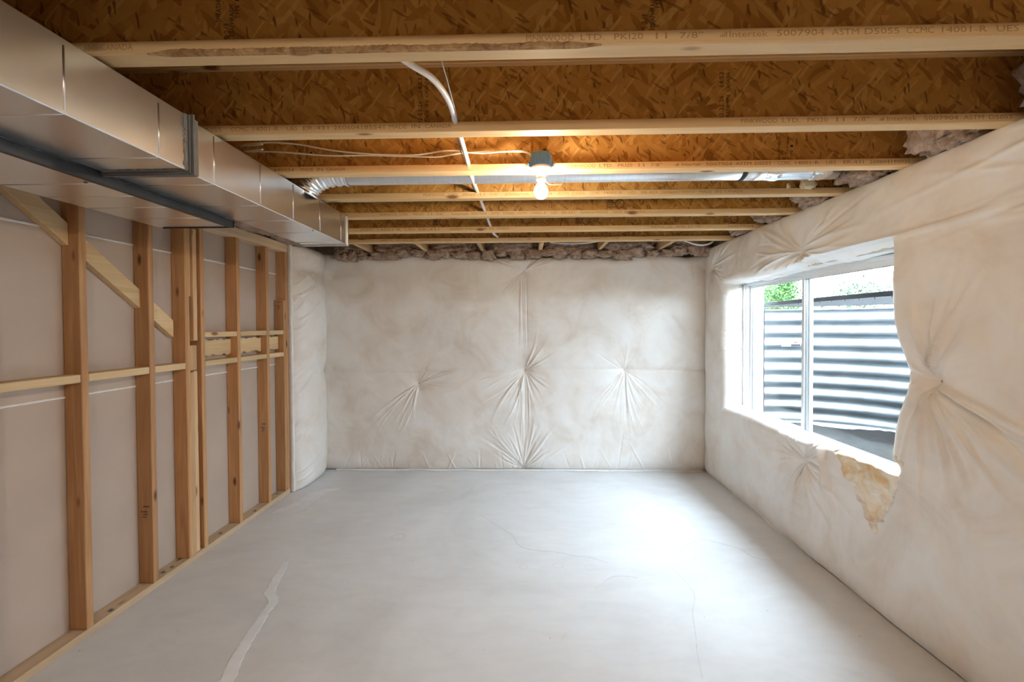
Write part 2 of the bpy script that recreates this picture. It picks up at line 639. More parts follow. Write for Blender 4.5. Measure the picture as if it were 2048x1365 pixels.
def blob(name, c, size, mat, parent, seed, amp=0.28, freq=2.4, sub=4, loc_origin=None):
    """torn, lumpy fibre batt"""
    bm = bmesh.new()
    bmesh.ops.create_icosphere(bm, subdivisions=sub, radius=1.0)
    off = Vector((seed * 3.7, seed * 1.3, seed * 5.1))
    for v in bm.verts:
        p = v.co.copy()
        n = mnoise.fractal(p * freq + off, 0.7, 2.2, 4)
        rdg = abs(mnoise.noise(p * freq * 1.7 + off * 2)) * 0.6
        k = 1 + amp * (n - rdg)
        # boxier than a ball
        q = Vector([math.copysign(abs(t) ** 0.7, t) for t in p])
        v.co = Vector((q.x * size[0], q.y * size[1], q.z * size[2])) * k
    me = bpy.data.meshes.new(name)
    bm.to_mesh(me)
    bm.free()
    me.polygons.foreach_set('use_smooth', [True] * len(me.polygons))
    base = wloc(parent) if parent is not None else Vector((0, 0, 0))
    return link_mesh(name, me, mat, parent, Vector(c) - base)


def text_mesh(name, s, mat, parent, x0, x1, zc, h, y, vertical=False):
    """flat print on a face looking to -Y; fitted between x0 and x1 (or upward from x0 to x1 in z when vertical, centred on x = zc)"""
    words_ = s.split()
    if len(words_) > 1:            # one mesh a word, spaced as in the line
        per = (x1 - x0) / len(s)
        pos = 0
        for w_ in words_:
            pos = s.index(w_, pos)
            text_mesh(name, w_, mat, parent, x0 + per * pos, x0 + per * (pos + len(w_) - 0.12), zc, h, y, vertical)
            pos += len(w_)
        return
    cu = bpy.data.curves.new(name, 'FONT')
    cu.body = s
    cu.size = 1.0
    cu.resolution_u = 2
    o = bpy.data.objects.new(name, cu)
    COL.objects.link(o)
    dg = bpy.context.evaluated_depsgraph_get()
    me = bpy.data.meshes.new_from_object(o.evaluated_get(dg))
    bpy.data.objects.remove(o)
    bpy.data.curves.remove(cu)
    n = len(me.vertices)
    co = np.zeros(n * 3, dtype=np.float32)
    me.vertices.foreach_get('co', co)
    co = co.reshape(-1, 3)
    mn, mx_ = co.min(0), co.max(0)
    base = np.array(wloc(parent))
    u = (co[:, 0] - mn[0]) / (mx_[0] - mn[0]) * (x1 - x0)
    w = (co[:, 1] - mn[1]) / (mx_[1] - mn[1]) * h - h / 2
    out = np.zeros_like(co)
    if vertical:
        out[:, 0] = zc - w
        out[:, 2] = x0 + u
    else:
        out[:, 0] = x0 + u
        out[:, 2] = zc + w
    out[:, 1] = y
    out -= base
    me.vertices.foreach_set('co', out.astype(np.float32).ravel())
    me.materials.clear()
    me.update()
    me.name = name
    return link_mesh(name, me, mat, parent, (0, 0, 0))


# ================================================================== STRUCTURE
Z_J = CAM_H + 0.763          # underside of the joists
Z_SUB = Z_J + 0.302          # underside of the subfloor

# ---- floor slab
fl = MB().box(-2.6, 2.26, -2.5, 5.15, -0.12, 0.0).build('floor', M_FLOOR)
tag(fl, 'bare pale grey concrete slab floor', None, None, 'structure')


def ribbon(name, centre, widths, mat, parent, z=0.0015, seed=1, jag=0.25):
    rg = random.Random(seed)
    pts = spline([(x, y, 0) for x, y in centre], 9)
    ws = np.interp(np.linspace(0, len(widths) - 1, len(pts)), range(len(widths)), widths)
    vs, fs = [], []
    for i, p in enumerate(pts):
        d = (pts[min(i + 1, len(pts) - 1)] - pts[max(i - 1, 0)]).normalized()
        nrm = Vector((-d.y, d.x, 0))
        a, c = ws[i] * (1 + rg.uniform(-jag, jag)), ws[i] * (1 + rg.uniform(-jag, jag))
        jit = nrm * rg.uniform(-0.3, 0.3) * ws[i] * jag * 2
        l, r = p + nrm * a + jit, p - nrm * c + jit
        vs += [(l.x, l.y, z), (r.x, r.y, z), (l.x, l.y, 0.0), (r.x, r.y, 0.0)]
    for i in range(len(pts) - 1):
        k = 4 * i
        fs += [(k, k + 1, k + 5, k + 4), (k, k + 4, k + 6, k + 2), (k + 1, k + 3, k + 7, k + 5)]
    return MB().add(vs, fs).build(name, mat, parent)


ribbon('crack_patch', [(-1.55, 2.9), (-1.527, 2.792), (-1.499, 2.682), (-1.467, 2.565), (-1.404, 2.487), (-1.388, 2.372), (-1.363, 2.23), (-1.342, 2.094), (-1.309, 1.973), (-1.278, 1.86)],
       [0.016, 0.022, 0.024, 0.028, 0.026, 0.020, 0.024, 0.026, 0.030, 0.034], M_PATCH, fl, 0.0018, 4, 0.16)
ribbon('crack_patch', [(-1.732, 4.231), (-1.861, 4.167), (-1.918, 4.024), (-1.932, 3.872), (-1.991, 3.765), (-2.075, 3.664)], [0.010, 0.05, 0.08, 0.07, 0.05, 0.02], M_PATCH, fl, 0.0012, 6, 0.25)
for k, (pts, w) in enumerate((
        ([(-0.356, 3.664), (-0.179, 3.42), (-0.087, 3.296), (-0.048, 3.169), (0.034, 3.097), (0.217, 3.063), (0.315, 3.018), (0.425, 2.996), (0.536, 2.931)], 0.0022),
        ([(1.022, 3.04), (1.112, 3.169), (1.265, 3.257), (1.365, 3.206), (1.468, 3.121), (1.493, 3.029), (1.577, 2.974)], 0.0024),
        ([(0.402, 2.631), (0.514, 2.754), (0.601, 2.777), (0.679, 2.754)], 0.0020),
        ([(0.922, 2.87), (0.954, 2.718), (0.954, 2.581), (0.889, 2.428), (0.837, 2.243), (0.798, 2.115), (0.766, 1.973)], 0.0018))):
    ribbon('hairline_crack', pts, [w * 0.4, w, w, w * 0.5], M_CRACK, fl, 0.0006, 40 + k, 0.8)
for x, y, r in ((-0.917, 3.27, 0.050), (0.21, 2.89, 0.034), (0.412, 2.87, 0.036), (-0.011, 2.87, 0.026), (-1.463, 3.181, 0.024)):
    n = 26
    ring_ = []
    for i in range(n):
        a = 2 * PI * i / n
        q = r * (1 + 0.18 * mnoise.noise(Vector((x + math.cos(a), y + math.sin(a), 0))))
        ring_ += [(x + q * math.cos(a), y + q * math.sin(a), 0.0006), (x + q * 0.82 * math.cos(a), y + q * 0.82 * math.sin(a), 0.0006)]
    MB().add(ring_, [(2 * i, 2 * ((i + 1) % n), 2 * ((i + 1) % n) + 1, 2 * i + 1) for i in range(n)]).build('water_ring', M_STAIN, fl)

# ---- ceiling: subfloor sheets above the joists
ce = MB().box(-2.6, 2.26, -2.5, 5.15, Z_SUB, Z_SUB + 0.02).build('ceiling', M_OSB_FLOOR)
tag(ce, 'strand board subfloor above the joists', None, None, 'structure')
for k, xb in enumerate((-1.58, -1.0, -0.42, 0.17, 0.77, 1.38)):
    quick_box('blocking', xb - 0.019, xb + 0.019, 4.27, 4.79, Z_J - 0.002, Z_J + 0.087, M_BLOCK_Y, ce)

# ---- left wall: drywall seen from its back, between open studs
XF, XB = -2.16, -2.249       # stud faces
wl = MB().box(-2.60, -2.265, -2.5, 5.15, 0.0, Z_SUB).build('wall_left', M_CONC)
tag(wl, 'open stud wall showing the brown back of the drywall', None, None, 'structure')
SEAM1, SEAM2 = CAM_H - 0.344, CAM_H + 0.472
for a, c in ((0.0, SEAM1 - 0.005), (SEAM1 + 0.005, SEAM2 - 0.005), (SEAM2 + 0.005, Z_SUB)):
    quick_box('drywall_panel', -2.264, XB, -2.2, 4.14, a, c, M_DRYWALL, wl, 0.0012)
for k, zs in enumerate((SEAM1, SEAM2)):
    rg = random.Random(5 + k)
    vs, fs = [], []
    n = 260
    for i in range(n + 1):
        y = -2.2 + 6.34 * i / n
        h = 0.006 + 0.0022 * rg.random()
        d = 0.004 + 0.003 * rg.random()
        vs += [(XB - 0.002, y, zs - h), (XB + d, y, zs - h * 0.4), (XB + d, y, zs + h * 0.4), (XB - 0.002, y, zs + h)]
    for i in range(n):
        for j in range(3):
            fs.append((4 * i + j, 4 * i + j + 1, 4 * i + j + 5, 4 * i + j + 4))
    MB().add(vs, fs).build('joint_compound', M_COMPOUND, wl)

ST_T = CAM_H + 0.672
quick_box('bottom_plate', XB + 0.001, XF, -2.2, 4.14, 0.0, 0.038, M_PLATE, wl, 0.003)
quick_box('top_plate', XB + 0.001, XF, -2.2, 4.14, ST_T, ST_T + 0.038, M_PLATE, wl, 0.003)
quick_box('top_plate', XB + 0.001, XF, -2.2, 4.16, ST_T + 0.0385, ST_T + 0.0765, M_PLATE, wl, 0.003)
stud_me = None
STUDS = [0.951, 1.358, 1.765, 2.174, 2.583, 2.866, 3.006, 3.395, 3.79, 4.10]
for k, y in enumerate(STUDS):
    if stud_me is None:
        so = quick_box('stud', XB + 0.001, XF, y, y + 0.038, 0.038, ST_T, M_STUD, wl, 0.003)
        stud_me = so.data
    else:
        so = link_mesh('stud', stud_me, None, wl, (XB + 0.001, y, 0.038))
for name, y0, y1, z0, z1, rec in (
        ('filler_block', 2.9045, 2.942, 1.73, ST_T, 0.018), ('filler_block', 2.944, 2.98, 1.44, ST_T - 0.03, 0.004),
        ('filler_block', 2.9045, 2.98, 1.245, 1.41, 0.012), ('filler_block', 2.9045, 2.942, 0.038, 1.235, 0.004),
        ('filler_block', 2.944, 2.98, 0.038, 1.24, 0.010)):
    quick_box(name, XB + 0.002, XF - rec, y0, y1, z0, z1, M_STUD_PALE, wl, 0.003)
quick_box('scab_stud', XB + 0.002, XF - 0.001, 4.061, 4.099, 0.038, 1.766, M_STUD, wl, 0.003)
# blocking between the studs
gaps = [(0.990, 1.357), (1.397, 1.764), (1.804, 2.173), (2.213, 2.582), (2.622, 2.865)]
for k, (a, c) in enumerate(gaps):
    quick_box('blocking', XB + 0.002, XF - 0.002, a, c, CAM_H - 0.271, CAM_H - 0.231, M_BRACE, wl, 0.003)
gaps2 = [(3.045, 3.394), (3.434, 3.789), (3.829, 4.06)]
for k, (a, c) in enumerate(gaps2):
    quick_box('blocking', XB + 0.002, XF - 0.002, a, c, CAM_H - 0.074, CAM_H - 0.036, M_BRACE, wl, 0.003)
    quick_box('blocking', XB + 0.002, XF - 0.002, a, c, CAM_H - 0.271, CAM_H - 0.233, M_BRACE, wl, 0.003)
    # flat backing board with waney edges behind
    rg = random.Random(31 + k)
    n = 14
    top = [(a + (c - a) * i / n, CAM_H - 0.092 + rg.uniform(-0.008, 0.004)) for i in range(n + 1)]
    bot = [(a + (c - a) * i / n, CAM_H - 0.205 + rg.uniform(-0.006, 0.010)) for i in range(n, -1, -1)]
    MB().prism(top + bot, 'x', XB + 0.001, XB + 0.036).build('backing_board', M_BRACE, wl, origin=(XB, a, CAM_H - 0.2))


def brace_z(y):
    return CAM_H + 0.563 - 0.707 * (y - 1.938)


for a, c in ((1.60, 1.764), (1.804, 2.173), (2.213, 2.582), (2.622, 2.83)):
    lo = [(a, brace_z(a)), (c, brace_z(c))]
    hi = [(c, brace_z(c) + 0.108), (a, brace_z(a) + 0.108)]
    MB().prism(lo + hi, 'x', XB + 0.001, XB + 0.039).build('diagonal_brace', M_BRACE, wl, False, 0.002, origin=(XB, a, brace_z(a)))
# anchors through the bottom plate, and the stamps printed on three studs
for y in (2.33, 2.70, 2.76, 3.22, 3.62, 3.99):
    xa = -2.19 + 0.01 * math.sin(y * 9)
    MB().lathe([(0.0, 0.003), (0.012, 0.003), (0.012, 0.0)], (xa, y, 0.038), 10).lathe([(0.0, 0.009), (0.005, 0.008), (0.005, 0.003)], (xa, y, 0.038), 8).build('anchor_nail', M_NAIL, wl)
for yk, zb in ((2.582, 0.40), (3.789, 0.62), (4.0605, 1.66)):
    st = MB()
    for dz, x0, x1, h in ((0.085, -2.215, -2.180, 0.006), (0.055, -2.228, -2.222, 0.008), (0.055, -2.217, -2.190, 0.006), (0.040, -2.217, -2.190, 0.005), (0.025, -2.222, -2.195, 0.004)):
        st.box(x0, x1, yk - 0.0008, yk, zb + dz, zb + dz + h)
    st.build('grade_stamp', M_STAMP, wl)

# ---- far wall and the wall behind the camera: poured concrete
wb = MB().box(-2.265, 2.26, 4.95, 5.15, 0.0, Z_SUB).build('wall_back', M_CONC)
tag(wb, 'concrete foundation wall behind the far insulation', None, None, 'structure')
wf = MB().box(-2.265, 2.26, -2.5, -2.3, 0.0, Z_SUB).build('wall_front', M_DRYWALL)
tag(wf, 'plain wall behind the camera', None, None, 'structure')

# ---- right foundation wall with the window opening
WY0, WY1, WZ0, WZ1 = 2.315, 4.355, 0.676, 1.925
wr = MB()
wr.box(1.955, 2.25, -2.3, WY0, 0.0, Z_SUB)
wr.box(1.955, 2.25, WY1, 4.95, 0.0, Z_SUB)
wr.box(1.955, 2.25, WY0, WY1, 0.0, WZ0)
wr.box(1.955, 2.25, WY0, WY1, WZ1, Z_SUB)
wr = wr.build('wall_right', M_CONC)
tag(wr, 'concrete foundation wall around the window', None, None, 'structure')

# ---- sliding vinyl window
win = bpy.data.objects.new('window_1', None)
COL.objects.link(win)
win.location = (2.09, 3.34, WZ0)
tag(win, 'white vinyl two-pane sliding basement window', None, None, 'structure')
FY0, FY1, FZ0, FZ1 = 2.325, 4.345, 0.683, 1.919


def frame_part(name, y0, y1, z0, z1, x0, x1, t, mat=M_VINYL, tb=None, parent=None):
    tb = tb or t
    fr_ = MB()
    fr_.box(x0, x1, y0, y0 + t, z0, z1)
    fr_.box(x0, x1, y1 - t, y1, z0, z1)
    fr_.box(x0, x1, y0 + t, y1 - t, z1 - t, z1)
    fr_.box(x0, x1, y0 + t, y1 - t, z0, z0 + tb)
    return fr_.build(name, mat, parent or win)


MID = 3.445
frame_part('window_frame', FY0, FY1, FZ0, FZ1, 2.050, 2.135, 0.026)
frame_part('window_track', FY0 + 0.026, FY1 - 0.026, FZ0 + 0.026, FZ1 - 0.026, 2.066, 2.130, 0.007)
sash_a = frame_part('sash', FY0 + 0.030, MID + 0.022, FZ0 + 0.030, FZ1 - 0.030, 2.070, 2.098, 0.030)
sash_b = frame_part('sash', MID - 0.022, FY1 - 0.030, FZ0 + 0.030, FZ1 - 0.030, 2.102, 2.128, 0.026)
frame_part('gasket', FY0 + 0.058, MID - 0.006, FZ0 + 0.058, FZ1 - 0.058, 2.078, 2.090, 0.005, M_GASKET, None, sash_a)
frame_part('gasket', MID + 0.002, FY1 - 0.054, FZ0 + 0.054, FZ1 - 0.054, 2.110, 2.120, 0.004, M_GASKET, None, sash_b)
MB().box(2.082, 2.086, FY0 + 0.059, MID - 0.007, FZ0 + 0.059, FZ1 - 0.059).build('pane', M_GLASS, sash_a)
MB().box(2.113, 2.117, MID + 0.003, FY1 - 0.055, FZ0 + 0.055, FZ1 - 0.055).build('pane', M_GLASS, sash_b)
MB().box(2.0475, 2.051, 2.9, 2.96, FZ0 + 0.006, FZ0 + 0.014).build('weep_slot', M_GASKET, win)

rg = random.Random(6)
vs, fs = [], []
n = 120
for i in range(n + 1):
    z = 0.70 + 1.0 * i / n
    q = 0.003 + 0.011 * abs(mnoise.noise(Vector((z * 14, 2, 0)))) + 0.003 * rg.random()
    vs += [(2.251, WY1 - q, z), (2.256, WY1 - q * 0.5, z), (2.256, WY1 + 0.012, z), (2.251, WY1 + 0.012, z)]
for i in range(n):
    for k in range(4):
        fs.append((4 * i + k, 4 * i + (k + 1) % 4, 4 * i + 4 + (k + 1) % 4, 4 * i + 4 + k))
MB().add(vs, fs).build('black_mastic', M_IRON, wr)

# ---- yard around the window well
WCX, WCY, WR = 2.25, 3.345, 1.05
WELL_TOP, WELL_BOT = CAM_H + 0.125, CAM_H - 1.02
GZ = 1.56
vs, fs = [], []
na = 48
ring = []
for k in range(na + 1):
    t = PI * k / na
    ring.append((WCX + (WR + 0.03) * math.sin(t), WCY + (WR + 0.03) * math.cos(t)))
outer = []
for k in range(na + 1):
    t = PI * k / na
    dx, dy = math.sin(t), math.cos(t)
    outer.append((WCX + 16 * dx, WCY + 16 * dy))
for (x, y), (X, Y) in zip(ring, outer):
    vs += [(x, y, GZ), (x + (X - x) * 0.1, y + (Y - y) * 0.1, GZ + 0.03), (X, Y, GZ + 0.1)]
for k in range(na):
    for j in range(2):
        a = 3 * k + j
        fs.append((a, a + 1, a + 4, a + 3))
gr = MB().add(vs, fs).build('ground', M_GROUND)
tag(gr, 'bare yard soil outside around the window well', None, None, 'structure')

# ================================================================== JOISTS
JY = [1.330, 1.868, 2.343, 2.815, 3.283, 3.790, 4.257, 0.842]      # far lower edges; the last stands above the frame
ORD = ['nearest the camera, with bark along its lower edge', 'second from the camera, beside the curved white pipe', 'third from the camera, carrying the lit bulb',
       'fourth from the camera, just behind the round silver duct', 'fifth from the camera, in line with the trunk duct end',
       'sixth from the camera, second from the far wall', 'seventh and last, closest to the far insulated wall', 'overhead just out of view, before the nearest one']
FW, FH, WT = 0.0635, 0.038, 0.0095
JX0, JX1 = -2.24, 1.95
P_A = 'PINKWOOD LTD.'
joists = []
for k, yf in enumerate(JY):
    yn = yf - FW
    yc = (yf + yn) / 2
    j = thing('floor_joist', (0, yc, Z_J), 'wooden I-joist of the ceiling, ' + ORD[k], 'joist', 'ceiling joists')
    joists.append(j)
    quick_box('bottom_flange', JX0, JX1, yn, yf, Z_J, Z_J + FH, M_FLANGE, j, 0.003)
    quick_box('top_flange', JX0, JX1, yn, yf, Z_SUB - FH, Z_SUB, M_FLANGE, j, 0.003)
    quick_box('web', JX0, JX1, yc - WT / 2, yc + WT / 2, Z_J + FH - 0.001, Z_SUB - FH + 0.001, M_OSB, j, 0.0)


def flange_print(k, items):
    yn = JY[k] - FW
    kk = yn / 915.0
    for s, a, c in items:
        text_mesh('printed_lettering', s, M_INK, joists[k], (a - 1048) * kk, (c - 1048) * kk, Z_J + 0.021, 0.0165, yn - 0.0006)


flange_print(0, [('IN CANADA', 160, 261), ('PINKWOOD LTD.', 1055, 1210), ('PKI20  11  7/8"', 1228, 1402), ('Intertek', 1452, 1526), ('5007904', 1543, 1634), ('ASTM', 1648, 1700), ('D5055', 1711, 1777), ('CCMC', 1790, 1842),
                 ('14001-R', 1857, 1942), ('UES', 1960, 2002), ('ER-431', 2012, 2085)])
flange_print(1, [('D5055  CCMC', 395, 495), ('14001-R  UES', 504, 596), ('ER-431', 606, 658), ('260604185541', 668, 771), ('MADE IN CANADA', 781, 906),
                 ('PINKWOOD LTD.', 1475, 1590), ('PKI20  11  7/8"', 1603, 1722), ('Intertek', 1755, 1812), ('5007904', 1825, 1890), ('ASTM', 1900, 1938), ('D5055', 1948, 1992)])
flange_print(2, [('190034  MADE IN CANADA', 548, 692), ('PINKWOOD LTD.', 1136, 1226), ('PKI20  11  7/8"', 1235, 1322), ('Intertek', 1360, 1398), ('5007904', 1407, 1458), ('ASTM', 1465, 1495), ('D5055  CCMC', 1502, 1572), ('14001-R  UES  ER-431', 1580, 1712), ('260604190035', 1722, 1800)])
flange_print(3, [('PINKWOOD LTD.', 848, 920), ('PKI20  11  7/8"', 928, 1000), ('Intertek', 1020, 1060), ('5007904  ASTM', 1068, 1138), ('D5055  CCMC', 1145, 1200), ('14001-R  UES  ER-431', 1208, 1312), ('260604190012', 1320, 1385), ('MADE IN CANADA', 1395, 1480)])
flange_print(4, [('PINKWOOD LTD.', 760, 818), ('PKI20  11  7/8"', 828, 890), ('Intertek 5007904  ASTM', 905, 1000), ('D5055  CCMC  14001-R  UES  ER-431', 1008, 1150), ('260604190035  MADE IN CANADA', 1160, 1290)])
flange_print(5, [('CCMC 14001-R UES ER-431', 720, 880), ('260604190041 MADE IN CANADA', 900, 1020), ('PINKWOOD LTD.  PKI20  11  7/8"', 1300, 1400), ('5007904', 1450, 1500)])
flange_print(6, [('14001-R UES ER-431  260604190041  MADE IN CANADA', 760, 945), ('PINKWOOD LTD.', 1180, 1240)])
# maker's mark beside each "Intertek"
for k, px in ((0, 1442), (1, 1746), (2, 1351), (3, 1014)):
    yn = JY[k] - FW
    x = (px - 1048) * yn / 915.0
    mk = MB()
    for i in range(4):
        mk.box(x - 0.011 + i * 0.005, x - 0.008 + i * 0.005, yn - 0.0006, yn - 0.0002, Z_J + 0.014, Z_J + 0.019 + 0.003 * i)
    mk.build('printed_mark', M_INK, joists[k])


def web_print(k, items):
    yw = JY[k] - FW / 2 - WT / 2 - 0.0006
    for s, px, h, z0, z1 in items:
        text_mesh('printed_lettering', s, M_INK_DARK, joists[k], Z_J + z0, Z_J + z1, (px - 1048) * yw / 915.0, h, yw, True)


web_print(0, [('PS 2-18', 453, 0.016, 0.050, 0.098), ('SHEATHING', 437, 0.014, 0.102, 0.190), ('DIAPHRAGM', 464, 0.014, 0.062, 0.150), ('TYPE 1', 475, 0.012, 0.110, 0.17),
              ('PS 2-18', 1287, 0.016, 0.050, 0.098), ('DIAPHRAGM', 1303, 0.014, 0.062, 0.150), ('TYPE 1', 1313, 0.012, 0.110, 0.17)])
for px in (838, 1432):
    web_print(1, [('02-23-26   14:53', px + 5, 0.017, 0.042, 0.225), ('MADE IN CANADA', px + 18, 0.014, 0.046, 0.225)])
for px in (596, 1064, 1547):
    web_print(2, [('SHEATHING', px + 2, 0.013, 0.045, 0.16), ('PS 2', px + 12, 0.014, 0.042, 0.08), ('SPACING', px + 18, 0.011, 0.085, 0.15), ('TYPE 1', px + 26, 0.013, 0.045, 0.12)])
for px in (930, 1318):
    web_print(3, [('PS 2-18', px, 0.02, 0.042, 0.12), ('APA', px + 8, 0.018, 0.05, 0.11)])
for k, px in ((5, 880), (5, 1165), (5, 1455), (4, 1230)):
    yw = JY[k] - FW / 2 - WT / 2 - 0.0006
    x = (px - 1048) * yw / 915.0
    mk = MB()
    n = 20
    for r in (0.034,):
        vs = [(x + 0.03 + q * math.cos(2 * PI * i / n), yw, Z_J + 0.085 + q * math.sin(2 * PI * i / n)) for i in range(n) for q in (r, r - 0.006)]
        mk.add(vs, [(2 * i, 2 * i + 1, 2 * ((i + 1) % n) + 1, 2 * ((i + 1) % n)) for i in range(n)])
    for i in range(4):
        mk.box(x - 0.055, x - 0.005 - 0.008 * (i % 2), yw - 0.0002, yw, Z_J + 0.06 + 0.014 * i, Z_J + 0.067 + 0.014 * i)
    mk.build('printed_mark', M_INK_MARK, joists[k])

# bark left on the lower front edge of the nearest joist
rg = random.Random(3)
yn = JY[0] - FW
vs, fs = [], []
n = 170
xa, xb = -1.05, 0.215
for i in range(n + 1):
    x = xa + (xb - xa) * i / n
    e = min(1.0, min(i, n - i) / 8.0)
    hh = 0.003 + e * (0.008 + 0.004 * mnoise.noise(Vector((x * 9, 0, 0))) + rg.uniform(-0.002, 0.002))
    d = 0.0015 + 0.0012 * rg.random() * e
    vs += [(x, yn - 0.0002, Z_J + hh), (x, yn - d, Z_J + hh * 0.6), (x, yn - d * 0.6, Z_J - 0.0008), (x, yn + 0.012 * e + 0.002, Z_J - 0.0012)]
for i in range(n):
    for q in range(3):
        fs.append((4 * i + q, 4 * i + q + 1, 4 * i + q + 5, 4 * i + q + 4))
bk = MB().add(vs, fs).build('bark_edge', M_BARK, joists[0])
bk['label'] = 'dark strip of bark left on the flange'
MB().prism([(-0.285, Z_J + FH), (-0.262, Z_J + FH), (-0.268, Z_J + FH + 0.022), (-0.282, Z_J + FH + 0.026)], 'y', JY[1] - FW + 0.002, JY[1] - FW + 0.020).build('shim', M_BLOCK_Y, joists[1])

# ================================================================== DUCTS
# ---- rectangular trunk duct
DZ0, DZ1 = CAM_H + 0.552, CAM_H + 0.748
td = thing('trunk_duct', (-1.35, 1.6, DZ0), 'large rectangular galvanized trunk duct hanging under the joists', 'duct')
sec_a = MB().box(-1.498, -1.186, -2.25, 1.600, DZ0, DZ1).build('duct_section', M_DUCT, td, False, 0.003)
sec_b = MB().box(-1.498, -1.201, 1.640, 3.100, DZ0, DZ1).build('duct_section', M_DUCT, td, False, 0.003)
# joint: standing flange and smeared grey sealant
fl_ = MB()
fl_.box(-1.502, -1.178, 1.598, 1.606, DZ0 - 0.008, DZ1)
fl_.box(-1.502, -1.170, 1.606, 1.614, DZ0 - 0.013, DZ1 + 0.006)
fl_.box(-1.502, -1.186, 1.614, 1.652, DZ0 - 0.004, DZ1)
fl_.build('joint_flange', M_SEAL, td)
rg = random.Random(12)
vs, fs = [], []
n = 40
for i in range(n + 1):
    z = DZ0 + (DZ1 - DZ0) * i / n
    vs += [(-1.1845, 1.585 + rg.uniform(-0.012, 0.003), z), (-1.1835, 1.600, z)]
for i in range(n):
    fs.append((2 * i, 2 * i + 1, 2 * i + 3, 2 * i + 2))
MB().add(vs, fs).build('sealant', M_SEAL, td)
vs, fs = [], []
for i in range(n + 1):
    x = -1.49 + 0.30 * i / n
    vs += [(x, 1.582 + rg.uniform(-0.010, 0.004), DZ0 - 0.0012), (x, 1.600, DZ0 - 0.0018)]
for i in range(n):
    fs.append((2 * i, 2 * i + 1, 2 * i + 3, 2 * i + 2))
MB().add(vs, fs).build('sealant', M_SEAL, td)
# pressed beads across the side and bottom, and screws
for y in (0.58, 0.87, 1.163, 1.47):
    MB().tube([(-1.1862, y, DZ0 + 0.01), (-1.1862, y, DZ1 - 0.02)], 0.0028, 6).build('bead', M_DUCT, sec_a, True)
    MB().tube([(-1.19, y, DZ0), (-1.49, y, DZ0)], 0.0022, 6).build('bead', M_DUCT, sec_a, True)
for y in (1.758, 2.07, 2.368, 2.68, 2.99):
    MB().tube([(-1.2012, y, DZ0 + 0.01), (-1.2012, y, DZ1 - 0.01)], 0.0026, 6).build('bead', M_DUCT, sec_b, True)
    MB().tube([(-1.205, y, DZ0), (-1.49, y, DZ0)], 0.0022, 6).build('bead', M_DUCT, sec_b, True)
ec = MB()
ec.box(-1.506, -1.193, 3.085, 3.106, DZ0 - 0.007, DZ0 + 0.004)
ec.box(-1.206, -1.193, 3.085, 3.106, DZ0 + 0.004, DZ1 + 0.004)
ec.box(-1.506, -1.206, 3.100, 3.108, DZ0 + 0.004, DZ1 + 0.004)
ec.build('end_cap', M_DUCT, td, False, 0.002)
MB().lathe([(0.0, -0.004), (0.005, -0.003), (0.005, 0.0)], (-1.215, 2.62, DZ0), 8).build('screw', M_NAIL, td)

# ---- lower return duct beside it
RZ = CAM_H + 0.518
rd = thing('return_duct', (-1.7, 2.0, RZ), 'lower wide sheet metal duct running between the trunk duct and studs', 'duct')
rbody = MB().box(-1.90, -1.512, -2.25, 2.345, RZ, DZ1 - 0.01).build('duct_body', M_DUCT, rd, False, 0.003)
ang = MB()
ang.box(-1.511, -1.5075, -2.25, 2.354, RZ - 0.002, DZ0 - 0.002)
ang.box(-1.530, -1.5075, -2.25, 2.354, RZ - 0.005, RZ - 0.0015)
ang.build('side_angle', M_ANGLE, rd)['label'] = 'dark steel angle along the lower edge'
ang = MB()
ang.box(-1.88, -1.5075, 2.346, 2.354, RZ - 0.005, RZ + 0.030)
ang.build('end_angle', M_ANGLE, rd)
for y in (1.32, 1.62, 1.78, 1.95, 2.15):
    MB().tube([(-1.535, y, RZ), (-1.89, y, RZ)], 0.0022, 6).build('bead', M_DUCT, rbody, True)
MB().lathe([(0.0, -0.006), (0.006, -0.004), (0.006, 0.0)], (-1.56, 1.60, RZ), 8).build('screw', M_NAIL, rd)

# ---- round branch duct in the third bay
RC_Y, RC_Z, RR = 2.560, CAM_H + 0.867, 0.076
rdu = thing('round_duct', (0, RC_Y, RC_Z - RR), 'round silver branch duct between the third and fourth joists', 'duct')
MB().tube([(x, RC_Y, RC_Z) for x in np.linspace(-0.98, 1.19, 14)], RR, 40, False).build('pipe', M_DUCT2, rdu, True)
MB().tube([(x, RC_Y, RC_Z) for x in np.linspace(1.19, 1.70, 6)], RR + 0.002, 40).build('pipe', M_DUCT2, rdu, True)
MB().tube([(1.185, RC_Y, RC_Z), (1.205, RC_Y, RC_Z)], RR + 0.005, 40).build('dark_band', M_ANGLE, rdu, True)


def crumpled_band(name, x0, x1, r, seed):
    rg_ = random.Random(seed)
    vs_, fs_ = [], []
    nx, na_ = 9, 72
    for i in range(nx):
        for k in range(na_):
            t = 2 * PI * k / na_
            rr = r + 0.0022 + abs(mnoise.noise(Vector((i * 0.9 + seed, math.cos(t) * 6, math.sin(t) * 6)))) * 0.007
            xx = x0 + (x1 - x0) * i / (nx - 1) + 0.012 * mnoise.noise(Vector((seed, math.cos(t) * 2, math.sin(t) * 2)))
            vs_.append((xx, RC_Y + rr * math.cos(t), RC_Z + rr * math.sin(t)))
    for i in range(nx - 1):
        for k in range(na_):
            fs_.append((i * na_ + k, i * na_ + (k + 1) % na_, (i + 1) * na_ + (k + 1) % na_, (i + 1) * na_ + k))
    MB().add(vs_, fs_).build(name, M_FOIL, rdu, True)


crumpled_band('foil_tape', 1.32, 1.40, RR, 2)
crumpled_band('foil_tape', 1.56, 1.63, RR, 5)
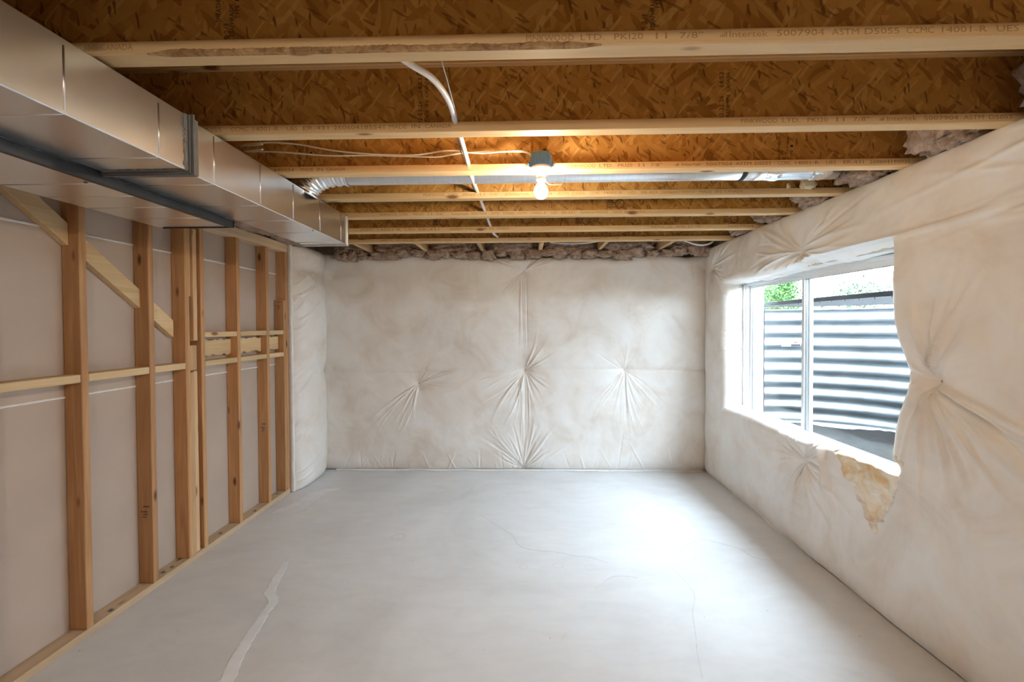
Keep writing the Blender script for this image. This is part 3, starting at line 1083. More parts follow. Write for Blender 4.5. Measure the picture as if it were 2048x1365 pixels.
# crimped take-off elbow into the trunk duct
el = [(-0.98, RC_Y, RC_Z), (-1.04, RC_Y, RC_Z), (-1.10, RC_Y, RC_Z - 0.006), (-1.15, RC_Y, RC_Z - 0.02), (-1.19, RC_Y, RC_Z - 0.045), (-1.22, RC_Y, RC_Z - 0.075), (-1.24, RC_Y, RC_Z - 0.115)]
els = spline(el, 6)
MB().tube(els, [RR + 0.003 + 0.004 * math.sin(i * 1.3) for i in range(len(els))], 36, False).build('elbow', M_DUCT2, rdu, True)

# ================================================================== LAMP
LX, LY = 0.085, 2.215
lz = Z_J - 0.004
lamp = thing('ceiling_lamp', (LX, LY, lz - 0.15), 'bare lit bulb in a white holder on a blue box under the third joist', 'lamp')
# blue round box with ribs and side ears
bx_ = MB()
bx_.lathe([(0.0, 0.062), (0.046, 0.062), (0.050, 0.055), (0.0515, 0.0), (0.0, 0.0)], (LX, LY, lz), 28)
ebox = bx_.build('electrical_box', M_BLUE, lamp, True)
for s in (-1, 1):
    e = MB()
    e.box(LX + s * 0.050 - 0.010, LX + s * 0.050 + 0.010, LY - 0.008, LY + 0.008, lz + 0.004, lz + 0.022)
    e.box(LX + s * 0.058 - 0.005, LX + s * 0.058 + 0.005, LY - 0.010, LY + 0.06, lz + 0.010, lz + 0.018)
    e.build('box_ear', M_BLUE, ebox, False, 0.002)
for a in (-2.2, -1.57, -0.9):
    MB().box(LX + 0.0505 * math.cos(a) - 0.003, LX + 0.0505 * math.cos(a) + 0.003, LY + 0.0505 * math.sin(a) - 0.003, LY + 0.0505 * math.sin(a) + 0.003, lz + 0.002, lz + 0.056).build('box_rib', M_BLUE, ebox, False, 0.001)
MB().lathe([(0.0, -0.001), (0.050, -0.001), (0.054, -0.006), (0.053, -0.013), (0.047, -0.020), (0.035, -0.027), (0.026, -0.036), (0.021, -0.046), (0.020, -0.056), (0.022, -0.058), (0.022, -0.064), (0.017, -0.066), (0.0, -0.066)], (LX, LY, lz), 32).build('lamp_holder', M_PORC, lamp, True)
bb = MB().lathe([(0.013, -0.060), (0.0135, -0.074), (0.018, -0.083), (0.027, -0.094), (0.0325, -0.108), (0.0335, -0.120), (0.0305, -0.134), (0.023, -0.145), (0.012, -0.1515), (0.0, -0.153)], (LX, LY, lz), 32).build('bulb', M_BULB, lamp, True)
bb['label'] = 'glowing round light bulb'
MB().lathe([(0.0, 0.0), (0.004, 0.0), (0.004, -0.004), (0.0, -0.004)], (LX - 0.026, LY - 0.040, lz - 0.014), 8).build('screw', M_NAIL, lamp)
MB().tube(spline([(LX + 0.02, LY, lz - 0.066), (LX + 0.045, LY + 0.03, lz - 0.075), (LX + 0.10, LY + 0.12, lz - 0.05), (LX + 0.16, LY + 0.40, lz + 0.03)], 8), 0.0014, 6).build('pull_string', M_CABLE, lamp, True)

# unseen copy of the lamp, added behind the camera as fill light
fill_lamp = lamp.copy()
COL.objects.link(fill_lamp)
fill_lamp.location = (0.1, -1.1, lamp.location.z)
fill_lamp['label'] = 'added bare bulb fill lamp, unseen behind the camera'
for ch in list(lamp.children):
    c_ = ch.copy()
    COL.objects.link(c_)
    c_.parent = fill_lamp
    for g_ in list(ch.children):
        d_ = g_.copy()
        COL.objects.link(d_)
        d_.parent = c_
    if ch.name.startswith('bulb'):
        c_.data = ch.data.copy()
        c_.data.materials.clear()
        c_.data.materials.append(M_BULB_FILL)

# ================================================================== PIPE AND CABLES
PZ = CAM_H + 0.800
pp = MB().tube(spline([(-0.43, 1.335, PZ + 0.16), (-0.41, 1.345, PZ + 0.07), (-0.375, 1.37, PZ + 0.012), (-0.340, 1.41, PZ), (-0.296, 1.479, PZ), (-0.272, 1.574, PZ), (-0.263, 1.683, PZ), (-0.267, 1.82, PZ), (-0.266, 1.98, PZ),
                       (-0.272, 2.27, PZ), (-0.280, 2.44, PZ), (-0.274, 2.78, PZ), (-0.272, 3.2, PZ + 0.005), (-0.27, 3.7, PZ + 0.01), (-0.262, 3.98, PZ), (-0.235, 4.17, PZ + 0.005)], 8), 0.0105, 12).build('white_pipe', M_PEX, None, True, origin=(-0.27, 1.6, PZ))
tag(pp, 'white plastic water pipe threaded through the joist webs', 'pipe')
gc = MB().tube(spline([(-0.255, 1.36, PZ + 0.03), (-0.25, 1.5, PZ + 0.01), (-0.252, 1.7, PZ - 0.002), (-0.255, 1.86, PZ + 0.012), (-0.288, 2.0, PZ + 0.012), (-0.292, 2.25, PZ + 0.013), (-0.298, 2.6, PZ + 0.013), (-0.292, 2.85, PZ + 0.013)], 8), 0.0028, 6).build('grey_cable', M_CABLE_GREY, None, True, origin=(-0.26, 1.6, PZ))
tag(gc, 'thin grey cable beside the white pipe', 'cable')
wx = lambda px, y: (px - 1048) * y / 915.0
wz = lambda py, y: CAM_H + (650 - py) * y / 915.0
YW = 2.298
c1 = MB().tube(spline([(-1.3, YW - 0.03, wz(288, YW)), (wx(480, YW), YW - 0.02, wz(288, YW)), (wx(540, YW), YW - 0.02, wz(283, YW)), (wx(600, YW), YW - 0.015, wz(287, YW)), (wx(660, YW), YW - 0.01, wz(298, YW)), (wx(735, YW), YW - 0.005, wz(306, YW)),
                       (wx(830, YW), YW, wz(309, YW)), (wx(900, YW), YW - 0.004, wz(302, YW)), (wx(960, YW), YW - 0.004, wz(308, YW)), (wx(1010, YW), YW - 0.006, wz(306, YW)), (wx(1056, YW), YW - 0.03, wz(312, YW)), (wx(1070, YW), YW - 0.06, wz(330, YW))], 8), 0.0042, 8).build('electrical_cable', M_CABLE, None, True, origin=(-1.0, YW, wz(300, YW)))
tag(c1, 'upper of two white cables stapled along the third joist', 'cable', 'cables to the lamp')
c2 = MB().tube(spline([(-1.3, YW - 0.03, wz(298, YW)), (wx(490, YW), YW - 0.02, wz(300, YW)), (wx(560, YW), YW - 0.02, wz(302, YW)), (wx(660, YW), YW - 0.015, wz(310, YW)), (wx(735, YW), YW - 0.004, wz(309, YW)),
                       (wx(830, YW), YW, wz(312, YW)), (wx(880, YW), YW - 0.004, wz(314, YW)), (wx(930, YW), YW - 0.006, wz(307, YW)), (wx(1000, YW), YW - 0.004, wz(305.5, YW)), (wx(1050, YW), YW - 0.03, wz(309, YW)), (wx(1066, YW), YW - 0.05, wz(326, YW))], 8), 0.0042, 8).build('electrical_cable', M_CABLE, None, True, origin=(-1.0, YW, wz(305, YW)))
tag(c2, 'lower of two white cables stapled along the third joist', 'cable', 'cables to the lamp')
lp = MB().tube(spline([(wx(1365, 4.45), 4.45, Z_J + 0.04), (wx(1372, 4.45), 4.45, wz(487, 4.45)), (wx(1385, 4.45), 4.45, wz(492, 4.45)), (wx(1402, 4.45), 4.45, wz(494, 4.45)), (wx(1417, 4.45), 4.45, wz(490, 4.45)), (wx(1424, 4.45), 4.45, wz(483, 4.45)), (wx(1430, 4.45), 4.45, Z_J + 0.05)], 8), 0.009, 10).build('looped_cable', M_PEX, None, True, origin=(1.7, 4.45, Z_J))
tag(lp, 'white tubing loop hanging in the far corner by the window wall', 'cable')
lp2 = MB().tube(spline([(wx(1085, 4.4), 4.42, wz(480, 4.4)), (wx(1110, 4.4), 4.42, wz(486, 4.4)), (wx(1150, 4.4), 4.42, wz(488, 4.4)), (wx(1190, 4.4), 4.42, wz(485, 4.4)), (wx(1215, 4.4), 4.42, wz(479, 4.4))], 8), 0.006, 8).build('sagging_cable', M_PEX, None, True, origin=(0.5, 4.42, Z_J))
tag(lp2, 'white cable sagging below the last joist, above the far wall', 'cable')

# ================================================================== INSULATION
# ---- far wall blanket
bt = thing('insulation_blanket', (0, 4.85, 0), 'wide white vinyl-faced insulation blanket quilted across the far wall', 'insulation')
U0, U1, V0, V1 = -2.24, 1.93, 0.004, 2.262
nu, nv = 720, 410
u = np.linspace(U0, U1, nu)
v = np.linspace(V0, V1, nv)
U, V = np.meshgrid(u, v)
D = np.full_like(U, 0.092)
D += 0.014 * vnoise(U, V, 0.55, 3) + 0.0075 * fbm(U, V, 0.24, 11, 2) + 0.0008 * fbm(U, V, 0.06, 21, 2)
SEAMZ = 1.066
PINS_B = [(-1.12, 0.918), (0.01, 1.054), (1.05, 1.054), (0.0, 2.10)]
for p in PINS_B:
    dimple(U, V, D, p, 0.050, 0.075)
    dimple(U, V, D, p, 0.018, 0.26)
for p in ((-0.01, 0.02), (1.90, 1.06), (-2.04, 1.06), (-2.02, 2.05), (1.88, 2.1)):
    dimple(U, V, D, p, 0.040, 0.09)
# seam across at mid height
sag = SEAMZ + 0.008 * np.sin(U * 2.1 + 0.6)
D -= 0.013 * np.exp(-np.abs(V - sag) / 0.012) + 0.010 * np.exp(-((V - sag) / 0.10) ** 2)
D += 0.005 * np.exp(-((V - sag - 0.004) / 0.0035) ** 2)
# vertical joint through the middle
D -= 0.012 * np.exp(-((U - 0.0) / 0.09) ** 2) * (0.5 + 0.5 * np.tanh((2.1 - V) * 8))
for k in range(9):
    x = -0.075 + 0.018 * k + random.uniform(-0.006, 0.006)
    fold(U, V, D, (x * 0.5, 2.05 - 0.05 * random.random()), -PI / 2 + x * 0.1, random.uniform(0.5, 0.95), 0.004, 0.007, random.choice((0.006, -0.004, 0.005)), random.uniform(-0.01, 0.01))
    fold(U, V, D, (x * 0.5, 1.02), -PI / 2 + x * 0.35, random.uniform(0.5, 0.98), 0.004, 0.008, random.choice((0.007, -0.005, 0.006)), random.uniform(-0.02, 0.02))
fan(U, V, D, PINS_B[3], 15, 60, 9, 0.25, 0.50, 0.007, 1)
fan(U, V, D, PINS_B[3], 140, 165, 4, 0.2, 0.4, 0.004, 2)
fan(U, V, D, PINS_B[3], 210, 245, 6, 0.15, 0.35, 0.004, 3)
fan(U, V, D, PINS_B[1], 12, 75, 15, 0.2, 0.48, 0.006, 4)
fan(U, V, D, PINS_B[1], 185, 260, 15, 0.25, 0.65, 0.006, 5)
fan(U, V, D, PINS_B[1], 275, 340, 10, 0.2, 0.45, 0.005, 6)
fan(U, V, D, (-0.01, 0.02), 25, 155, 34, 0.25, 0.62, 0.008, 7)
fan(U, V, D, PINS_B[2], 215, 320, 20, 0.3, 0.75, 0.006, 8)
fan(U, V, D, PINS_B[2], 40, 150, 12, 0.15, 0.34, 0.004, 9)
fan(U, V, D, PINS_B[0], 212, 265, 13, 0.3, 0.72, 0.008, 10)
fan(U, V, D, PINS_B[0], -8, 25, 7, 0.3, 0.65, 0.005, 11)
fan(U, V, D, PINS_B[0], 40, 75, 5, 0.15, 0.3, 0.003, 12)
rg = random.Random(77)
for k in range(46):       # hem pleats along the floor
    x = rg.uniform(-1.95, 1.85)
    fold(U, V, D, (x, 0.0), math.radians(rg.uniform(60, 120)), rg.uniform(0.1, 0.32) * (1.4 if x > 0.2 else 0.8), 0.004, 0.012, rg.uniform(-0.005, 0.006))
# rounded top and bottom, recessed side edges
edge_b = np.clip(V / 0.13, 0, 1)
edge_t = np.clip((V1 - V) / 0.10, 0, 1)
edge_l = np.clip((U - U0) / 0.16, 0, 1)
edge_r = np.clip((U1 - U) / 0.16, 0, 1)
rnd = lambda e: np.sqrt(np.clip(1 - (1 - e) ** 2, 0, 1))
D *= (0.25 + 0.75 * rnd(edge_b)) * (0.3 + 0.7 * rnd(edge_t)) * (0.15 + 0.85 * rnd(edge_l)) * (0.15 + 0.85 * rnd(edge_r))
Vt = V + np.where(V > 2.0, (V - 2.0) / 0.26 * 0.035 * vnoise(U, V * 0, 0.24, 44), 0)
Pm = np.stack([U, 4.85 - D, Vt], -1).reshape(-1, 3)
bo = np_mesh('blanket_facing', Pm, grid_quads(nv, nu), M_BLANKET, bt, (0, 4.85, 0))


def pins(parent, pts, nrm, surf):
    for p in pts:
        q = Vector(surf(p))
        MB().tube([q, q + Vector(nrm) * 0.006], [0.006, 0.004], 8).build('pin', M_PIN, parent, True)


def surf_b(p):
    i = int(np.argmin(np.abs(v - p[1])))
    k = int(np.argmin(np.abs(u - p[0])))
    return (p[0], 4.85 - D[i, k], p[1])


pins(bt, PINS_B, (0, -1, 0), surf_b)
# thin plastic hem lying on the floor along the foot of the blanket
rg = random.Random(9)
vs, fs = [], []
n = 160
for i in range(n + 1):
    x = -2.0 + 3.85 * i / n
    q_ = mnoise.noise(Vector((x * 4, 3, 0)))
    vs += [(x, 4.80, 0.012), (x, 4.782 - 0.018 * q_, 0.006 + 0.006 * rg.random()), (x, 4.768 - 0.03 * q_ - 0.004 * rg.random(), 0.002)]
for i in range(n):
    for q in range(2):
        fs.append((3 * i + q, 3 * i + q + 1, 3 * i + q + 4, 3 * i + q + 3))
MB().add(vs, fs).build('hem', M_HEM, bt, True)

# ---- narrow blanket in the corner beside the studs
cb = thing('insulation_blanket', (-2.17, 4.45, 0), 'narrow upright roll of white insulation in the corner beside the last stud', 'insulation')
nu2, nv2 = 130, 380
u2 = np.linspace(0, 1, nu2)
v2 = np.linspace(0.004, 2.285, nv2)
U, V = np.meshgrid(u2, v2)
Yc = 4.148 + 0.64 * U
prof = np.sqrt(np.clip(1 - (2 * U - 1) ** 2, 0, 1)) ** 0.8
D = 0.155 * prof * (1 - 0.24 * np.exp(-((V - 1.07) / 0.09) ** 2) - 0.26 * np.exp(-((V - 2.06) / 0.07) ** 2) + 0.06 * np.exp(-((V - 1.5) / 0.3) ** 2))
D += 0.010 * vnoise(Yc, V, 0.3, 61) * prof + 0.004 * fbm(Yc, V, 0.12, 71) * prof
rg = random.Random(15)
for k in range(60):
    z = rg.uniform(0.05, 2.0)
    fold(Yc, V, D, (4.15, z), math.radians(rg.uniform(15, 65)), rg.uniform(0.15, 0.42), 0.004, 0.014, rg.uniform(-0.007, 0.010))
for k in range(14):
    fold(Yc, V, D, (4.15 + 0.3 * rg.random(), 2.06), math.radians(rg.uniform(200, 340)), rg.uniform(0.1, 0.3), 0.004, 0.012, rg.uniform(-0.006, 0.008))
D -= 0.006 * np.exp(-np.abs(V - 1.065) / 0.012)
D *= (0.45 + 0.55 * rnd(np.clip(V / 0.10, 0, 1))) * (0.5 + 0.5 * rnd(np.clip((2.285 - V) / 0.08, 0, 1)))
Pm = np.stack([-2.172 + D, Yc, V], -1).reshape(-1, 3)
np_mesh('blanket_facing', Pm, grid_quads(nv2, nu2, True), M_BLANKET, cb, (-2.17, 4.45, 0))
rg = random.Random(19)
vs, fs = [], []
n = 150
for i in range(n + 1):
    z = 0.004 + 2.29 * i / n
    w = 0.030 + 0.016 * mnoise.noise(Vector((z * 6, 1, 0))) + rg.uniform(-0.002, 0.002)
    vs += [(-2.168, 4.150, z), (-2.150 + w * 0.4, 4.140 - 0.004 * rg.random(), z), (-2.140 + w * 0.6, 4.148, z), (-2.145 + w * 0.5, 4.170, z)]
for i in range(n):
    for q in range(3):
        fs.append((4 * i + q, 4 * i + q + 1, 4 * i + q + 5, 4 * i + q + 4))
MB().add(vs, fs).build('hem', M_HEM, cb, True)['label'] = 'crumpled white plastic edge'

# ---- window wall blanket: a ring of cloth around the window opening, turned into the reveal
rb = thing('insulation_blanket', (1.93, 3.0, 0), 'large white insulation blanket wrapped around the window opening', 'insulation')
OY0, OY1, OZ0, OZ1 = 2.385, 4.285, 0.775, 1.945        # opening at the cloth's face
RY0, RY1, RZ0, RZ1 = -2.28, 4.82, 0.004, 2.300
PINCH = (2.165, 1.262)


def open_pt(side, t):
    """point of the opening's edge; t runs 0..1 along the side"""
    if side == 0:      # near edge, upward
        z = OZ0 + (OZ1 - OZ0) * t
        return OY0 - 0.085 * math.exp(-((z - 1.27) / 0.20) ** 2), z
    if side == 1:      # top, away
        y = OY0 + (OY1 - OY0) * t
        return y, OZ1 + 0.018 * math.sin(y * 3.1) - 0.05 * t ** 2 + 0.02 * math.exp(-((y - 3.08) / 0.15) ** 2)
    if side == 2:      # far edge, downward
        z = OZ1 - 0.05 + (OZ0 - OZ1 + 0.05) * t
        return OY1 + 0.012 * math.sin(z * 5) + 0.03 * math.exp(-((z - 1.31) / 0.12) ** 2), z
    y = OY1 + (OY0 - OY1) * t
    return y, OZ0 - 0.008 * math.sin(y * 6) - 0.02 * math.exp(-((y - 3.11) / 0.12) ** 2)


def wall_pt(side, t):
    if side == 0:
        return RY0, RZ0 + (RZ1 - RZ0) * t
    if side == 1:
        return RY0 + (RY1 - RY0) * t, RZ1
    if side == 2:
        return RY1, RZ1 + (RZ0 - RZ1) * t
    return RY1 + (RY0 - RY1) * t, RZ0


counts = (280, 380, 190, 380)
inner, outer_, sides = [], [], []
for sd in range(4):
    for i in range(counts[sd]):
        t = i / counts[sd]
        inner.append(open_pt(sd, t))
        # wall side: far less stretch towards the hidden near end
        tt = t
        if sd == 1:
            tt = t ** 0.55
        if sd == 3:
            tt = 1 - (1 - t) ** 0.55
        outer_.append(wall_pt(sd, tt))
        sides.append(sd)
inner, outer_ = np.array(inner), np.array(outer_)
nt_ = len(inner)
ns, nr = 210, 30
S = np.linspace(0, 1, ns) ** 1.7
Yg = inner[None, :, 0] * (1 - S[:, None]) + outer_[None, :, 0] * S[:, None]
Zg = inner[None, :, 1] * (1 - S[:, None]) + outer_[None, :, 1] * S[:, None]
D = np.full_like(Yg, 0.085)
D += 0.012 * vnoise(Yg, Zg, 0.6, 103) + 0.007 * fbm(Yg, Zg, 0.25, 111) + 0.0012 * fbm(Yg, Zg, 0.06, 121, 2)
PINS_R = [PINCH, (3.17, 2.02), (4.10, 1.31), (3.11, 0.615), (4.62, 2.09)]
for p, dd in zip(PINS_R, (0.085, 0.055, 0.035, 0.055, 0.05)):
    dimple(Yg, Zg, D, p, dd, 0.07)
    dimple(Yg, Zg, D, p, 0.015, 0.25)
fan(Yg, Zg, D, PINCH, 72, 125, 13, 0.28, 0.62, 0.012, 201, 0.018)
fan(Yg, Zg, D, PINCH, 235, 284, 12, 0.25, 0.60, 0.015, 202, 0.017)
fan(Yg, Zg, D, PINCH, 190, 232, 11, 0.35, 0.85, 0.015, 203, 0.022)
fan(Yg, Zg, D, PINCH, -50, 50, 7, 0.16, 0.30, 0.004, 204, 0.016)
fan(Yg, Zg, D, PINS_R[1], 0, 65, 14, 0.25, 0.6, 0.012, 205, 0.016)
fan(Yg, Zg, D, PINS_R[1], 150, 215, 12, 0.3, 0.8, 0.012, 206, 0.018)
fan(Yg, Zg, D, PINS_R[1], 230, 320, 10, 0.12, 0.3, 0.010, 207, 0.014)
fan(Yg, Zg, D, PINS_R[1], 330, 365, 8, 0.3, 0.8, 0.012, 208, 0.018)
fan(Yg, Zg, D, PINS_R[2], 70, 130, 14, 0.25, 0.7, 0.010, 209, 0.014)
fan(Yg, Zg, D, PINS_R[2], 190, 290, 14, 0.15, 0.45, 0.008, 210, 0.012)
fan(Yg, Zg, D, PINS_R[2], -30, 40, 9, 0.2, 0.5, 0.006, 211, 0.012)
fan(Yg, Zg, D, PINS_R[3], 200, 300, 26, 0.25, 0.58, 0.012, 212, 0.016)
fan(Yg, Zg, D, PINS_R[3], -20, 60, 12, 0.2, 0.5, 0.009, 213, 0.014)
fan(Yg, Zg, D, PINS_R[3], 110, 190, 12, 0.15, 0.4, 0.010, 214, 0.014)
fan(Yg, Zg, D, PINS_R[4], 120, 300, 26, 0.2, 0.6, 0.010, 215, 0.014)
rg = random.Random(88)
for k in range(40):
    y = rg.uniform(1.4, 4.6)
    fold(Yg, Zg, D, (y, 0.0), math.radians(rg.uniform(50, 130)), rg.uniform(0.1, 0.35), 0.005, 0.014, rg.uniform(-0.005, 0.007))
for k in range(26):        # long soft drag lines near the ceiling at the near end
    fold(Yg, Zg, D, (rg.uniform(1.0, 2.0), rg.uniform(1.9, 2.25)), math.radians(rg.uniform(-12, 22)), rg.uniform(0.4, 0.9), 0.01, 0.02, rg.uniform(-0.004, 0.006))
# flap edge left of the tear
fold(Yg, Zg, D, (2.88, 0.84), math.radians(258), 0.55, 0.016, 0.03, 0.034, 0.02)
fold(Yg, Zg, D, (2.94, 0.80), math.radians(262), 0.50, 0.012, 0.025, -0.014, 0.02)
# tear: cloth gone, raw fibre showing
tri = np.array([(2.85, 0.86), (2.29, 0.86), (2.30, 0.72), (2.45, 0.42)])


def in_poly(Y, Z, P):
    ins = np.zeros(Y.shape, bool)
    n_ = len(P)
    for i in range(n_):
        (y1, z1), (y2, z2) = P[i], P[(i + 1) % n_]
        c_ = ((z1 > Z) != (z2 > Z)) & (Y < (y2 - y1) * (Z - z1) / (z2 - z1 + 1e-12) + y1)
        ins ^= c_
    return ins


Yw = Yg + 0.02 * fbm(Yg, Zg, 0.06, 301)
Zw = Zg + 0.02 * fbm(Yg, Zg, 0.06, 311)
torn = in_poly(Yw, Zw, tri)
D = np.where(torn, D - 0.010 + 0.034 * fbm(Yg, Zg, 0.13, 321, 3) + 0.003 * vnoise(Yg, Zg, 0.03, 331), D)
# rounded borders
eb = np.clip(Zg / 0.12, 0, 1)
et = np.clip((RZ1 - Zg) / 0.12, 0, 1)
ef = np.clip((RY1 - Yg) / 0.16, 0, 1)
D *= (0.45 + 0.55 * rnd(eb)) * (0.55 + 0.45 * rnd(et)) * (0.10 + 0.90 * rnd(ef))
# turn into the reveal
dist = np.hypot(Yg - inner[None, :, 0], Zg - inner[None, :, 1])
R = 0.075
dr = np.clip(dist / R, 0, 1)
back = R * (1 - rnd(dr))
Xg = 1.93 - D + back
# reveal rows: from the edge out to the window frame
rev_to = np.zeros((nt_, 2))
for i in range(nt_):
    y, z = inner[i]
    rev_to[i] = (min(max(y, FY0 + 0.004), FY1 - 0.008), min(max(z, FZ0 + 0.004), FZ1 - 0.002))
    if sides[i] == 0:
        rev_to[i, 0] = FY0 - 0.004
    if sides[i] == 2:
        rev_to[i, 0] = FY1 + 0.004
    if sides[i] == 1:
        rev_to[i, 1] = FZ1 + 0.006 + 0.012 * mnoise.noise(Vector((y * 5, 3, 0)))
    if sides[i] == 3:
        rev_to[i, 1] = (FZ0 + 0.042 + 0.010 * mnoise.noise(Vector((y * 8, 5, 0)))) if y > 2.95 else (FZ0 - 0.004 + 0.05 * max(0, min(1, (y - 2.80) / 0.15)))
T = np.linspace(0, 1, nr + 1)[1:]
Yr = inner[None, :, 0] * (1 - T[:, None]) + rev_to[None, :, 0] * T[:, None]
Zr = inner[None, :, 1] * (1 - T[:, None]) + rev_to[None, :, 1] * T[:, None]
Xr = Xg[0][None, :] * (1 - T[:, None]) + 2.052 * T[:, None]
arc = np.cumsum(np.r_[0, np.hypot(*(np.diff(inner, axis=0).T))])
wr_ = 0.010 * fbm(np.broadcast_to(arc[None, :], Xr.shape), Xr * 0.6, 0.10, 401, 3) * np.sin(PI * np.clip(T[:, None] * 0.9, 0, 1))
sides_a = np.array(sides)
puff = 0.020 * np.sin(PI * T[:, None])
sy = np.where(sides_a == 0, 1.0, np.where(sides_a == 2, -1.0, 0.0))
sz = np.where(sides_a == 1, -1.0, np.where(sides_a == 3, 1.0, 0.0))
Yr = Yr + (wr_ + puff) * sy[None, :]
Zr = Zr + (wr_ + puff) * sz[None, :]
# raw fibre also lies on the sill under the near pane
torn_r = (sides_a == 3)[None, :] & (Yr < 2.83 + 0.03 * vnoise(Yr, Xr, 0.04, 411)) & (Yr > 2.2)
Zr = np.where(torn_r, Zr + 0.010 * fbm(Yr, Xr, 0.07, 421, 3), Zr)
AX = np.vstack([Xr[::-1], Xg])
AY = np.vstack([Yr[::-1], Yg])
AZ = np.vstack([Zr[::-1], Zg])
TM = np.vstack([torn_r[::-1], torn])
rows = AX.shape[0]
# close the ring by repeating the first column
AX, AY, AZ, TM = [np.hstack([A, A[:, :1]]) for A in (AX, AY, AZ, TM)]
Pm = np.stack([AX, AY, np.maximum(AZ, 0.003)], -1).reshape(-1, 3)
Q = grid_quads(rows, nt_ + 1, True)
tq = TM.reshape(-1)[Q].mean(1) > 0.5
np_mesh('blanket_facing', Pm, Q[~tq], M_BLANKET, rb, (1.93, 3.0, 0))
fo = np_mesh('exposed_fiber', Pm, Q[tq], M_FIBER_CREAM, rb, (1.93, 3.0, 0))
fo['label'] = 'raw cream fiberglass showing through a torn triangle'


def surf_r(p):
    d2 = (Yg - p[0]) ** 2 + (Zg - p[1]) ** 2
    i = np.unravel_index(np.argmin(d2), d2.shape)
    return (Xg[i], p[0], p[1])


pins(rb, PINS_R, (-1, 0, 0), surf_r)
# ragged plastic hem along the floor
rg = random.Random(29)
vs, fs = [], []
n = 240
for i in range(n + 1):
    y = 1.0 + 3.7 * i / n
    w = 0.007 + 0.012 * mnoise.noise(Vector((y * 3.3, 0, 2)))
    if 2.9 < y < 3.6:
        w += 0.018 * abs(mnoise.noise(Vector((y * 22, 0, 7))))
    vs += [(1.915, y, 0.02), (1.900 - w, y, 0.010 + 0.006 * rg.random()), (1.893 - 2.2 * w, y, 0.002)]
for i in range(n):
    for q in range(2):
        fs.append((3 * i + q, 3 * i + q + 1, 3 * i + q + 4, 3 * i + q + 3))
MB().add(vs, fs).build('hem', M_HEM, rb, True)

# ---- loose brown fiberglass stuffed at the ends of the bays
bays = [(0.9, 1.26), (1.345, 1.79), (1.885, 2.27), (2.36, 2.74), (2.83, 3.21), (3.30, 3.71), (3.80, 4.18)]
where = ['beside the nearest joist at the picture edge', 'in the bay between the first and second joists', 'in the bay between the second and third joists',
         'at the end of the round silver duct', 'between the fourth and fifth joists', 'between the fifth and sixth joists', 'between the sixth and seventh joists']
for k, (a, c) in enumerate(bays):
    if k == 0:
        continue
    yc, hw = (a + c) / 2, (c - a) / 2
    t = thing('fiberglass_batt', (1.84, yc, Z_J), 'brown fiberglass stuffed above the window wall ' + where[k], 'insulation', 'brown fiberglass above the window wall')
    blob('batt_lump', (1.90, yc, Z_J + 0.125), (0.12, hw * 0.92, 0.12), M_FIBER_BROWN, t, k + 1, 0.30)
    blob('batt_lump', (1.85 + 0.02 * (k % 3), yc - hw * 0.3, Z_J + 0.055), (0.09, hw * 0.5, 0.06), M_FIBER_BROWN, t, k + 20, 0.34)
xs = [-2.0, -1.60, -1.02, -0.44, 0.15, 0.75, 1.36, 1.93]
for k in range(7):
    a, c = xs[k] + 0.03, xs[k + 1] - 0.005
    xc, hw = (a + c) / 2, (c - a) / 2
    lab = ['first', 'second', 'third', 'fourth', 'fifth', 'sixth', 'seventh'][k]
    t = thing('fiberglass_batt', (xc, 4.72, 2.24), 'brown fiberglass tucked above the far blanket, ' + lab + ' from the trunk duct', 'insulation', 'brown fiberglass above the far wall')
    blob('batt_lump', (xc, 4.76, 2.36), (hw * 0.95, 0.10, 0.09), M_FIBER_BROWN, t, k + 40, 0.30, 3.2)
    rg_ = random.Random(500 + k)
    nl = 4
    for q in range(nl):
        xq = a + (c - a) * (q + 0.5 + rg_.uniform(-0.2, 0.2)) / nl
        blob('batt_lump', (xq, 4.70 + rg_.uniform(-0.02, 0.02), 2.262 + rg_.uniform(-0.022, 0.022)),
             (hw * rg_.uniform(0.22, 0.36), 0.05, rg_.uniform(0.030, 0.055)), M_FIBER_BROWN, t, k * 7 + q + 60, 0.55, 2.6, 3)
t = thing('fiberglass_batt', (-1.95, 3.2, Z_J), 'tan fiberglass on top of the stud wall beside the trunk duct', 'insulation')
for k, (y, hw) in enumerate(((2.75, 0.35), (3.45, 0.35), (4.05, 0.3))):
    blob('batt_lump', (-2.03, y, Z_J + 0.04), (0.16, hw, 0.07), M_FIBER_BROWN, t, k + 120, 0.25, 3.0)
fm = thing('foam_lump', (1.66, 2.74, Z_J + 0.04), 'pale yellow lump of spray foam on the fourth joist by the round duct', 'foam')
blob('foam_body', (1.665, 2.735, Z_J + 0.055), (0.045, 0.03, 0.032), M_FOAM, fm, 7, 0.45, 2.6, 3)
blob('foam_drip', (1.56, 2.748, Z_J + 0.046), (0.012, 0.010, 0.016), M_FOAM, fm, 9, 0.4, 2.6, 2)

